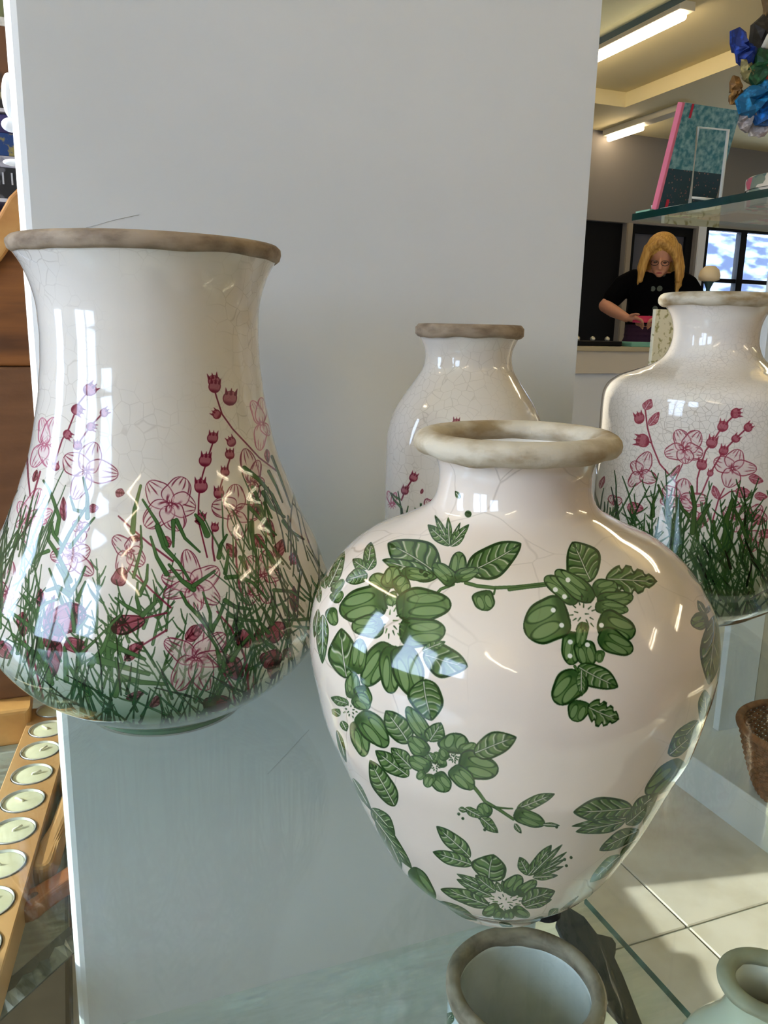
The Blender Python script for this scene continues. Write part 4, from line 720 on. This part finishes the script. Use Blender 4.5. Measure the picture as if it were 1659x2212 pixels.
# ---------------------------------------------------------------- right: plinth, upright, basket, upper glass shelf
pl = thing('display_plinth', 'low white plinth along the floor under the wicker basket', 'plinth', (0, 0, 0))
lam = mat('white_laminate', (222, 226, 226), .3)
box('deck', (1.362, -.5, .085), (2.3, 2.1, .104), lam, pl, .002); box('front_board', (1.366, -.5, 0), (1.384, 2.1, .085), lam, pl); box('end_board', (1.384, 2.08, 0), (2.3, 2.10, .085), lam, pl)
tag(box('upright_post', (1.515, 1.462, .104), (1.625, 1.482, 1.286), lam, bev=.001), 'white upright post behind the right vase', 'post')
tag(box('back_board', (1.630, 1.466, .104), (2.28, 1.480, 1.286), mat('beige_board', (196, 190, 174), .6)), 'beige board beside the white upright post', 'board')
bk = thing('wicker_basket', 'round brown wicker basket on the white plinth', 'basket', (1.468, 1.160, .104))
wick_m = mat('wicker', (150, 98, 62), .65, noise=(50, (104, 62, 36), 4, (1, 1, 1), .35, .7)); 
bm = bmesh.new(); NS = 44; hb = .155
def brad(z): return .088+.056*(z/hb)**.7
for k in range(24):
    z = .004+hb*k/24; pts = []
    for j in range(NS*2):
        a_ = PI*j/NS; off = .0022*math.cos(NS*a_ + (PI if k % 2 else 0)); r_ = brad(z)+off; pts.append((r_*math.cos(a_), r_*math.sin(a_), z))
    bm_tube(bm, pts, .0034, 5, True)
frombm('woven_wall', bm, wick_m, bk, True)
bm = bmesh.new()
for j in range(NS): a_ = 2*PI*(j+.25)/NS; bm_tube(bm, [(brad(z)*math.cos(a_), brad(z)*math.sin(a_), z) for z in np.linspace(.002, hb, 6)], .0024, 5)
frombm('stakes', bm, mat('wicker_dark', (110, 66, 40), .7), bk, True)
lathe('rim', rim_ring(brad(hb)+.001, hb+.004, .0085, .0075, 12), wick_m, bk, 72, True)
lathe('floor', [(.0005, .003), (.088, .003), (.088, .007), (.0005, .007)], wick_m, bk, 48)
UX, UY, UZ = .985, 1.295, 1.3065
glass_shelf('glass_shelf', 'upper glass shelf at the right holding the teal notebook', [(UX, .35), (2.2, .35), (2.2, UY), (UX, UY)], UZ+.006, .012, glass, gedge_dark)
glass_shelf('glass_shelf', 'topmost glass shelf behind the panel under the ceiling light', [(.45, 1.15), (.998, 1.15), (.998, 2.1), (.45, 2.1)], 1.652, .012, glass, gedge_dark)
tag(box('hanging_rail', (.60, 2.105, 0), (.64, 2.145, 2.80), lam), 'white post carrying the topmost glass shelf', 'post')
TZ = UZ+.006
# notebook leaning on a wire easel
nb = thing('notebook', 'teal patterned notebook with pink spine on the upper glass shelf', 'notebook', (.992, 1.240, TZ)); tilt = math.radians(-15); 
Mt = Matrix.Rotation(-tilt, 4, 'X')
cov = bpy.data.materials.new('notebook_cover'); cov.use_nodes = True; nt = cov.node_tree; pb = nt.nodes['Principled BSDF']; N = nt.nodes.new; Lk = nt.links.new
tc = N('ShaderNodeTexCoord'); sx = N('ShaderNodeSeparateXYZ'); Lk(tc.outputs['Generated'], sx.inputs[0]); n1 = N('ShaderNodeTexNoise'); n1.inputs['Scale'].default_value = 14; n1.inputs['Detail'].default_value = 6; Lk(tc.outputs['Generated'], n1.inputs['Vector'])
r1 = N('ShaderNodeValToRGB'); r1.color_ramp.elements[0].position = .38; r1.color_ramp.elements[0].color = (*s2l((50, 118, 130)), 1); r1.color_ramp.elements[1].position = .66; r1.color_ramp.elements[1].color = (*s2l((138, 178, 184)), 1); Lk(n1.outputs[0], r1.inputs[0])
v1 = N('ShaderNodeTexVoronoi'); v1.inputs['Scale'].default_value = 20; Lk(tc.outputs['Generated'], v1.inputs['Vector']); r2 = N('ShaderNodeValToRGB'); e = r2.color_ramp.elements; e[0].position = 0; e[0].color = (*s2l((200, 190, 170)), 1); e[1].position = .30; e[1].color = (*s2l((24, 58, 70)), 1)
q = e.new(.16); q.color = (*s2l((110, 70, 76)), 1); Lk(v1.outputs['Distance'], r2.inputs[0])
lt = N('ShaderNodeMath'); lt.operation = 'LESS_THAN'; lt.inputs[1].default_value = .40; Lk(sx.outputs[2], lt.inputs[0]); mx = N('ShaderNodeMix'); mx.data_type = 'RGBA'; Lk(lt.outputs[0], mx.inputs[0]); Lk(r1.outputs[0], mx.inputs[6]); Lk(r2.outputs[0], mx.inputs[7]); Lk(mx.outputs[2], pb.inputs['Base Color']); pb.inputs['Roughness'].default_value = .5
def nbox(nm, lo, hi, m):
    bm = bmesh.new(); bm_box(bm, lo, hi, .0006, 1); bmesh.ops.transform(bm, matrix=Mt, verts=bm.verts); return frombm(nm, bm, m, nb)
nbox('cover', (.006, 0, .001), (.126, .0025, .172), cov); nbox('pages', (.006, .0028, .003), (.124, .010, .170), mat('paper', (232, 226, 210), .8)); nbox('cover', (.006, .0103, .001), (.126, .0125, .172), cov)
nbox('spine', (0, 0, .001), (.0058, .0125, .172), mat('pink_cloth', (226, 120, 146), .7)); nbox('ribbon', (.020, -.0006, .150), (.0245, -.0001, .172), mat('red_ribbon', (190, 30, 60), .6)); nbox('tab', (.018, -.0006, .004), (.024, -.0001, .020), mat('red_ribbon', (190, 30, 60), .6))
es = thing('wire_easel', 'small white wire easel propping the teal notebook', 'easel', (0, 0, TZ)); wm = mat('white_wire', (236, 236, 232), .4)
def wq(px, py, Y): p_ = on_y(px, py, Y); return (p_[0], p_[1], p_[2]-TZ)
a1, a2, a3, a4 = wq(1508, 275, 1.170), wq(1573, 281, 1.170), wq(1568, 420, 1.170), wq(1505, 428, 1.170)
a3 = (a2[0], 1.172, .002); a4 = (a1[0], 1.172, .002)
tube('frame', [a4, a1, a2, a3], .0028, wm, es, 8); tube('crossbar', [(a4[0], 1.172, .014), (a3[0], 1.172, .014)], .0022, wm, es, 8)
tube('foot', [(a4[0], 1.172, .0024), (a4[0]-.005, 1.245,   .0024)], .0024, wm, es, 8); tube('foot', [(a3[0], 1.172, .0024), (a3[0]-.005, 1.245,   .0024)], .0024, wm, es, 8); tube('prong', [(a4[0]-.005, 1.2445, .0018), (a4[0]-.005, 1.262, .0018), (a4[0]-.005, 1.264, .012)], .0016, wm, es, 8)
def vor(name, cols, scale, rough=.6):
    m = bpy.data.materials.new(name); m.use_nodes = True; nt = m.node_tree; p_ = nt.nodes['Principled BSDF']; v = nt.nodes.new('ShaderNodeTexVoronoi'); v.inputs['Scale'].default_value = scale
    t_ = nt.nodes.new('ShaderNodeTexCoord'); nt.links.new(t_.outputs['Object'], v.inputs['Vector']); r_ = nt.nodes.new('ShaderNodeValToRGB'); r_.color_ramp.interpolation = 'CONSTANT'
    for k, c in enumerate(cols):
        el = r_.color_ramp.elements[k] if k < 2 else r_.color_ramp.elements.new(.5); el.position = k/len(cols); el.color = (*s2l(c), 1)
    s_ = nt.nodes.new('ShaderNodeSeparateColor'); nt.links.new(v.outputs['Color'], s_.inputs[0]); nt.links.new(s_.outputs[0], r_.inputs[0]); nt.links.new(r_.outputs[0], p_.inputs['Base Color']); p_.inputs['Roughness'].default_value = rough; return m
flor = vor('floral_paper', [(120, 128, 112), (196, 90, 106), (210, 196, 178), (92, 110, 104), (222, 150, 156)], 70)
cx_, cy_ = 1.152, 1.10
fb = thing('round_box', 'round floral patterned gift box to the right of the notebook', 'box', (cx_, cy_, TZ)); lathe('drum', [(.0005, 0), (.068, 0), (.068, .036), (.0005, .036)], flor, fb, 48); lathe('lid', [(.070, .026), (.0705, .044), (.066, .047), (.0005, .048), (.0005, .0365), (.069, .0365)], flor, fb, 48)
tag(box('price_card', (1.165, 1.09, TZ+.0485), (1.205, 1.102, TZ+.095), mat('white_card', (236, 238, 244), .5), bev=.001), 'white card standing on the round floral box', 'card')
for k, (x0, x1, y0, y1, m, lab) in enumerate([(.990, 1.042, 1.253, 1.292, mat('mint_card', (150, 196, 168), .6), 'mint green card lying flat at the corner of the upper glass shelf'), (1.045, 1.112, 1.255, 1.292, vor('patterned_card', [(214, 200, 150), (150, 60, 60), (200, 190, 150)], 60), 'yellow patterned card lying flat on the upper glass shelf'), (1.130, 1.225, 1.19, 1.292, mat('tan_card', (166, 112, 76), .6), 'tan card lying flat on the upper glass shelf'), (1.235, 1.50, 1.00, 1.292, vor('pink_card', [(216, 206, 180), (190, 70, 96), (206, 190, 170), (200, 110, 126)], 40), 'pink and cream patterned book lying flat on the upper glass shelf')]):
    tag(box('card', (x0, y0, TZ), (x1, y1, TZ+.004), m), lab, 'card', 'flat cards on the upper shelf')
# hanging scrap-fabric bunch
hg = thing('hanging_ornament', 'bunch of crumpled multicoloured fabric scraps hanging at the upper right', 'ornament', (1.17, 1.20, 1.46))
random.seed(17)
scr_ = [('blue', (16, 44, 120), (-.060, 0, .115), .026), ('dark', (34, 30, 26), (.0, .01, .130), .044), ('green', (24, 70, 40), (-.022, -.010, .092), .028), ('red', (180, 60, 44), (.012, -.014, .088), .026), ('teal', (20, 96, 140), (-.022, -.008, .044), .036), ('azure', (12, 84, 150), (.008, -.012, .024), .034), ('violet', (30, 20, 110), (.040, -.012, .064), .030), ('grey', (156, 150, 152), (-.034, .0, .018), .024), ('pale', (176, 170, 172), (-.002, .0, .000), .022), ('ochre', (120, 84, 40), (-.060, .004, .050), .018), ('brown', (108, 84, 48), (.006, .006, .176), .030), ('olive', (128, 116, 70), (-.046, -.004, .082), .016), ('white', (214, 208, 206), (-.002, -.034, .080), .009), ('pine', (16, 48, 44), (.014, -.016, .046), .020)]
for nm, c, p_, r_ in scr_:
    bm = bmesh.new(); n_ = 13; ring = []; ph_ = random.random()*6
    for k in range(n_):
        a_ = 2*PI*k/n_; q_ = r_*(1.0+.38*math.sin(2*a_+ph_)+random.uniform(-.22, .22)); ring.append((q_*math.cos(a_), q_*math.sin(a_)))
    fr_, bk_ = [], []
    for u_ in (1, .62, .25):
        fr_.append([bm.verts.new((p_[0]+x*u_, p_[1]-r_*(.10+.55*(1-u_))+random.uniform(-.35, .35)*r_*(u_ < 1), p_[2]+z*u_)) for x, z in ring]); bk_.append([bm.verts.new((p_[0]+x*u_, p_[1]+r_*(.10+.45*(1-u_))+random.uniform(-.3, .3)*r_*(u_ < 1), p_[2]+z*u_)) for x, z in ring])
    for S_ in (fr_, bk_):
        for A_, B_ in zip(S_[:-1], S_[1:]):
            for k in range(n_): bm.faces.new((A_[k], A_[(k+1) % n_], B_[(k+1) % n_], B_[k]))
        bm.faces.new(S_[-1])
    for k in range(n_): bm.faces.new((fr_[0][k], fr_[0][(k+1) % n_], bk_[0][(k+1) % n_], bk_[0][k]))
    frombm('scrap', bm, mat('scrap_'+nm, c, .6, noise=(90, tuple(min(255, int(x*1.5+14)) for x in c), 2, (1, 1, 1), .5, .7)), hg)
tube('strap', [(-.040, -.03, .112), (-.036, -.034, .128), (-.012, -.036, .146), (.030, -.03, .170)], .006, mat('scrap_strap', (206, 200, 186), .7), hg, 8)
tube('cord', [(.02, .0, .16), (.02, 0, .9), (.02, 0, 1.34)], .0015, mat('cord', (90, 80, 70), .8), hg, 6)
# cream floral board behind the right vase
fbm = mat('cream_floral', (244, 240, 216), .6, noise=(55, (176, 172, 120), 4, (1, 1, 1), .55, .62))
tag(box('patterned_board', (1.797, 2.20, 0), (2.02, 2.215, 1.178), fbm, bev=.002), 'cream floral patterned board behind the neck of the right vase', 'board')
# ---------------------------------------------------------------- counter
ct = thing('shop_counter', 'pale grey shop counter in front of the woman', 'counter', (0, 0, 0))
cg = mat('counter_grey', (196, 190, 178), .5); cwh = mat('counter_white', (208, 214, 220), .5)
box('worktop', (2.3, 3.98, .995), (6.2, 4.30, 1.022), mat('counter_top', (176, 166, 138), .4), ct, .003); box('fascia', (2.3, 4.0, .868), (6.2, 4.02, .995), cg, ct); box('front_panel', (2.3, 4.03, 0), (6.2, 4.05, .868), cwh, ct); box('back_frame', (2.3, 4.05, .80), (6.2, 4.28, .995), cg, ct); box('end_panel', (2.3, 4.05, 0), (2.34, 4.28, .80), cwh, ct)
tag(box('teal_box', (3.13, 4.02, 1.022), (3.30, 4.14, 1.05), mat('teal_card', (116, 178, 160), .6), bev=.003), 'flat mint green box on the counter', 'box')
tg = thing('bead_tray', 'dark tray with shiny beads on the counter left of the woman', 'tray', (2.92, 4.12, 1.022)); box('tray', (-.16, -.08, 0), (.16, .08, .03), black, tg, .006); bmt = mat('bead', (210, 206, 190), .1, metal=.7)
for x, y in ((-.03, -.05), (.08, -.04), (-.1, 0), (.02, .02)):
    b = bmesh.new(); bm_ball(b, (x, y, .040), .016, 12, 8); frombm('bead', b, bmt, tg, True)
lp = thing('table_lamp', 'small table lamp with cream dome shade on the counter', 'lamp', (3.82, 4.20, 1.022)); tl = mat('lamp_teal', (30, 66, 70), .4)
lathe('base', [(.0005, 0), (.06, 0), (.06, .012), (.02, .03), (.0005, .03)], tl, lp, 32); lathe('stem', [(.012, .03), (.012, .36), (.03, .40), (.03, .41), (.0005, .41)], tl, lp, 24)
lathe('shade', [(.030, .405), (.062, .415), (.066, .44), (.056, .475), (.030, .498), (.0005, .502)], mat('lamp_shade', (236, 220, 184), .5), lp, 32)
pt = thing('potted_plant', 'small plant in a teal pot on the window side of the counter', 'plant', (4.28, 4.18, 1.022)); lathe('pot', [(.0005, 0), (.045, 0), (.06, .22), (.0005, .22)], mat('teal_pot', (20, 96, 104), .4), pt, 24)
random.seed(3)
for k in range(14):
    a_ = k*2.4; tube('leaf', [(0, 0, .21), (.03*math.cos(a_), .03*math.sin(a_), .28), (.075*math.cos(a_), .075*math.sin(a_), .30+.05*random.random())], [.004, .012, .002], mat('pale_leaf', (196, 206, 200), .5), pt, 6)
# ---------------------------------------------------------------- ceiling lights
cream_e = mat('tube_light', (255, 248, 220), .4, emit=((255, 232, 200), 14.0)); bat = mat('batten', (206, 198, 172), .5)
def batten(x, y0, y1, label, zc=H_C, lit=None, rods=False):
    t = thing('ceiling_light', label, 'ceiling light', (x, (y0+y1)/2, zc)); h = (y1-y0)/2
    box('housing', (-.05, -h, -.045), (.05, h, 0), bat, t, .004); bm = bmesh.new(); la, lb = lit or (-h+.03, h-.03); bm_tube(bm, [(0, la, -.065), (0, lb, -.065)], .022, 12); frombm('tube', bm, cream_e, t, True)
    if rods:
        bm = bmesh.new(); bm_tube(bm, [(0, la, .03), (0, lb, .03)], .018, 12); frombm('ceiling_fill_tube', bm, cream_e, t, True)  # upward tube added to brighten the ceiling
        for q_ in (-h*.7, h*.7): tube('rod', [(0, q_, 0), (0, q_, H_C-zc)], .004, bat, t, 6)
batten(3.155, 3.83, 5.30, 'long fluorescent ceiling light at the top right of the panel')
batten(4.24, 5.03, 5.98, 'fluorescent ceiling light close to the back wall above the woman', 2.70, (.04, .45))
for x, y, q in ((-1.2, -2.6, 'over the left window behind the camera'), (1.0, -2.6, 'straight behind the camera'), (3.1, -2.6, 'far behind the camera on the right'), (-1.2, 1.2, 'over the left shelf'), (5.2, -1.0, 'by the right wall behind the camera'), (3.1, 1.2, 'above the floor in front of the counter')): batten(x, y, y+1.5, 'added unseen fill light hanging '+q, 2.48, rods=True)  # out of view, added to light the room and ceiling evenly
# ---------------------------------------------------------------- the woman behind the counter
WX, WY = 3.665, 4.52
wo = thing('person', 'woman with long blonde hair and glasses in black T-shirt, looking down at a pink booklet', 'person', (WX, WY, 0), -math.atan2(WX, WY))
def chain(bm, pts, n=5):
    for (p_, r_), (q_, s_) in zip(pts[:-1], pts[1:]):
        p_, q_ = Vector(p_), Vector(q_)
        for k in range(n): t_ = k/n; r2_ = r_+(s_-r_)*t_ if not isinstance(r_, tuple) else tuple(a_+(b_-a_)*t_ for a_, b_ in zip(r_, s_)); bm_ball(bm, p_.lerp(q_, t_), r2_, 12, 8)
    bm_ball(bm, pts[-1][0], pts[-1][1], 12, 8)
def remesh(nm, bm, m, vox, parent, sm=3):
    o = frombm(nm, bm, m, parent); md = o.modifiers.new('r', 'REMESH'); md.mode = 'VOXEL'; md.voxel_size = vox; md.use_smooth_shade = True
    ms = o.modifiers.new('s', 'SMOOTH'); ms.iterations = sm; ms.factor = .5; bake(o)
    for p_ in o.data.polygons: p_.use_smooth = True
    return o
skin = mat('skin', (206, 150, 122), .5); HC = Vector((.025, -.075, 1.595))
HR = Matrix.Rotation(.42, 3, 'X') @ Matrix.Rotation(-.12, 3, 'Z')
bm = bmesh.new()
chain(bm, [((0, .02, 1.06), (.16, .11, .10)), ((0, .02, 1.25), (.135, .10, .10)), ((0, .0, 1.42), (.16, .10, .09)), ((.01, -.015, 1.475), (.10, .07, .05))], 6)
chain(bm, [((.012, -.01, 1.46), .055), ((.02, -.05, 1.55), .052)], 4)
bm_ball(bm, HC+HR@Vector((0, .015, .02)), (.078, .095, .10)); bm_ball(bm, HC+HR@Vector((.004, -.045, -.045)), (.058, .058, .072)); bm_ball(bm, HC+HR@Vector((.008, -.085, -.090)), (.030, .026, .024))
chain(bm, [(HC+HR@Vector((.006, -.088, .0)), .012), (HC+HR@Vector((.010, -.116, -.042)), .016)], 4)
chain(bm, [(HC+HR@Vector((-.016, -.098, -.078)), .009), (HC+HR@Vector((.030, -.098, -.078)), .009)], 4)
for s_ in (-1, 1): bm_ball(bm, HC+HR@Vector((s_*.080, .0, -.015)), (.014, .022, .032))
for s_, E_, W_ in ((-1, (-.305, -.04, 1.275), (-.155, -.235, 1.195)), (1, (.30, -.05, 1.27), (.085, -.24, 1.195))):
    chain(bm, [((s_*.17, .0, 1.435), .058), ((s_*.235, -.01, 1.36), .050), (E_, .042)], 6); chain(bm, [(E_, .043), ((E_[0]*.6+W_[0]*.4, E_[1]*.6+W_[1]*.4-.01, 1.24), .042), (W_, .028)], 7)
    Wv = Vector(W_); dr = Vector((-s_*.85, -.45, -.10)).normalized(); bm_ball(bm, Wv+dr*.045, (.045, .036, .022)); 
    for f_ in range(4): b0 = Wv+dr*.075+Vector((0, -.026+.018*f_, .006-.012*f_)); chain(bm, [(b0, .0105), (b0+dr*.030+Vector((0, 0, -.006)), .0095), (b0+dr*(.050-.004*abs(f_-1.5))+Vector((0, .006, -.022)), .008)], 4)
    chain(bm, [(Wv+dr*.03+Vector((0, -.03, .018)), .012), (Wv+dr*.062+Vector((0, -.048, .030)), .010), (Wv+dr*.085+Vector((0, -.044, .030)), .009)], 4)
for s_ in (-1, 1): chain(bm, [((s_*.085, .03, 1.0), .095), ((s_*.09, .01, .55), .065), ((s_*.09, .03, .10), .045)], 8); bm_ball(bm, (s_*.09, -.04, .045), (.045, .12, .045))
remesh('body', bm, skin, .0065, wo, 3)
bm = bmesh.new()
chain(bm, [((0, .02, 1.17), (.175, .125, .05)), ((0, .02, 1.27), (.16, .12, .10)), ((0, .0, 1.40), (.180, .122, .085)), ((.0, -.005, 1.455), (.145, .095, .055))], 7)
for s_ in (-1, 1): chain(bm, [((s_*.13, .0, 1.44), .075), ((s_*.20, -.005, 1.405), .074), ((s_*.262, -.02, 1.325), .066)], 6)
tsm = bpy.data.materials.new('black_tshirt'); tsm.use_nodes = True; nt = tsm.node_tree; p_ = nt.nodes['Principled BSDF']; p_.inputs['Roughness'].default_value = 1.0; p_.inputs['Specular IOR Level'].default_value = .05
tc = nt.nodes.new('ShaderNodeTexCoord'); v_ = nt.nodes.new('ShaderNodeTexVoronoi'); v_.inputs['Scale'].default_value = 20; nt.links.new(tc.outputs['Object'], v_.inputs['Vector']); sx = nt.nodes.new('ShaderNodeSeparateXYZ'); nt.links.new(tc.outputs['Object'], sx.inputs[0])
def mth(op, a_, b_):
    n_ = nt.nodes.new('ShaderNodeMath'); n_.operation = op
    for k, q_ in enumerate((a_, b_)):
        if isinstance(q_, (int, float)): n_.inputs[k].default_value = q_
        else: nt.links.new(q_, n_.inputs[k])
    return n_.outputs[0]
msk = mth('MULTIPLY', mth('MULTIPLY', mth('LESS_THAN', v_.outputs['Distance'], .36), mth('LESS_THAN', mth('ABSOLUTE', mth('SUBTRACT', sx.outputs[0], .03), 0), .05)), mth('LESS_THAN', sx.outputs[1], -.04))
mx = nt.nodes.new('ShaderNodeMix'); mx.data_type = 'RGBA'; mx.inputs[6].default_value = (.003, .003, .0035, 1); mx.inputs[7].default_value = (*s2l((96, 104, 96)), 1); nt.links.new(msk, mx.inputs[0]); nt.links.new(mx.outputs[2], p_.inputs['Base Color'])
remesh('tshirt', bm, tsm, .008, wo, 3)
bm = bmesh.new(); chain(bm, [((0, .02, 1.18), (.168, .122, .04)), ((0, .02, 1.03), (.18, .130, .08))], 5)
for s_ in (-1, 1): chain(bm, [((s_*.085, .03, 1.0), .11), ((s_*.09, .01, .55), .082), ((s_*.09, .03, .09), .065)], 9)
remesh('trousers', bm, mat('plum_trousers', (52, 20, 50), .85), .009, wo, 2)
bm = bmesh.new(); random.seed(8)
bm_ball(bm, HC+HR@Vector((-.004, .030, .038)), (.100, .105, .100)); bm_ball(bm, HC+Vector((0, .06, -.05)), (.098, .06, .12))
for k in range(30):
    a_ = PI*(-.08+1.16*k/29); rx = .104+random.uniform(-.006, .008); x_, y_ = rx*math.cos(a_), .035+.085*math.sin(a_); len_ = (.235 if x_ < 0 else .255)+random.uniform(-.03, .03)
    chain(bm, [(HC+Vector((x_*.85, y_*.9, .05)), .026), (HC+Vector((x_*1.12, y_-.008, -.07)), .026), (HC+Vector((x_*1.22+random.uniform(-.008, .008), y_-.020, .05-len_)), .014)], 7)
for s_ in (-1, 1): chain(bm, [(HC+HR@Vector((s_*.012, -.060, .098)), .026), (HC+HR@Vector((s_*.074, -.056, .050)), .026), (HC+Vector((s_*.100, -.062, -.05)), .024), (HC+Vector((s_*.118, -.066, -.16)), .018)], 7)
hair_m = mat('blonde_hair', (214, 172, 92), .55, noise=(40, (164, 118, 52), 5, (3, 3, .35), .35, .68), bump=(90, .5))
remesh('hair', bm, hair_m, .007, wo, 1)
gl = mat('glasses_frame', (60, 44, 40), .3)
for s_ in (-1, 1): tube('glasses', [HC+HR@Vector((.006+s_*.032+.024*math.cos(2*PI*k/14), -.112, -.012+.017*math.sin(2*PI*k/14))) for k in range(14)], .0022, gl, wo, 5, True)
for s_ in (-1, 1): 
    b = bmesh.new(); bm_ball(b, HC+HR@Vector((.006+s_*.030, -.094, -.014)), (.012, .007, .007), 10, 8); frombm('eye', b, mat('eye_shadow', (70, 44, 36), .4), wo, True)
ln_ = mat('lips', (172, 84, 84), .5); b = bmesh.new(); bm_ball(b, HC+HR@Vector((.008, -.106, -.079)), (.020, .005, .005), 12, 6); frombm('lips', b, ln_, wo, True)
mt = Matrix.Translation(wo.location) @ Matrix.Rotation(wo.rotation_euler.z, 4, 'Z')
c_ = mt @ Vector((-.03, -.275, 1.185)); bkl = thing('booklet', 'pink booklet held in the woman\'s hands', 'booklet', c_, wo.rotation_euler.z); bm = bmesh.new(); bm_box(bm, (-.085, -.035, -.003), (.085, .045, .004), .001, 1); bmesh.ops.transform(bm, matrix=Matrix.Rotation(.5, 4, 'X'), verts=bm.verts); frombm('pages', bm, mat('magenta_cover', (190, 44, 96), .5), bkl)

ch = thing('dark_filler_chest', 'added dark chest covering the sunlit floor under the left glass shelf', 'chest', (-.30, .90, 0)); chm = mat('dark_chest_wood', (74, 58, 44), .7, noise=(6, (50, 38, 28), 5, (1, .2, 1), .35, .7))  # added to darken the bright floor below the left shelf
box('body', (-.26, -.50, 0), (.25, .55, .25), chm, ch, .004); box('lid', (-.27, -.51, .25), (.26, .56, .285), chm, ch, .006); box('latch', (-.03, -.516, .21), (.03, -.51, .27), mat('brass_latch', (150, 120, 70), .4, metal=.8), ch)
# ---------------------------------------------------------------- unseen cabinet added to block light and darken the vase fronts
cb_ = thing('shading_cabinet', 'added brown wooden cabinet behind the camera, darkening the vase fronts', 'cabinet', (.75, -1.05, 0)); cbm = mat('cabinet_wood', (122, 84, 58), .6, noise=(5, (96, 62, 40), 5, (1, 1, .2), .35, .7))
box('side_panel', (-.95, -.2, 0), (-.92, .2, 2.15), cbm, cb_); box('side_panel', (.92, -.2, 0), (.95, .2, 2.15), cbm, cb_); box('back_panel', (-.92, -.2, .06), (.92, -.18, 2.12), cbm, cb_); box('top_board', (-.92, -.2, 2.12), (.92, .2, 2.15), cbm, cb_); box('base_board', (-.92, -.2, 0), (.92, .2, .06), cbm, cb_)
for z_ in (.45, .85, 1.25, 1.65): box('shelf_board', (-.92, -.178, z_), (.92, .19, z_+.025), cbm, cb_)
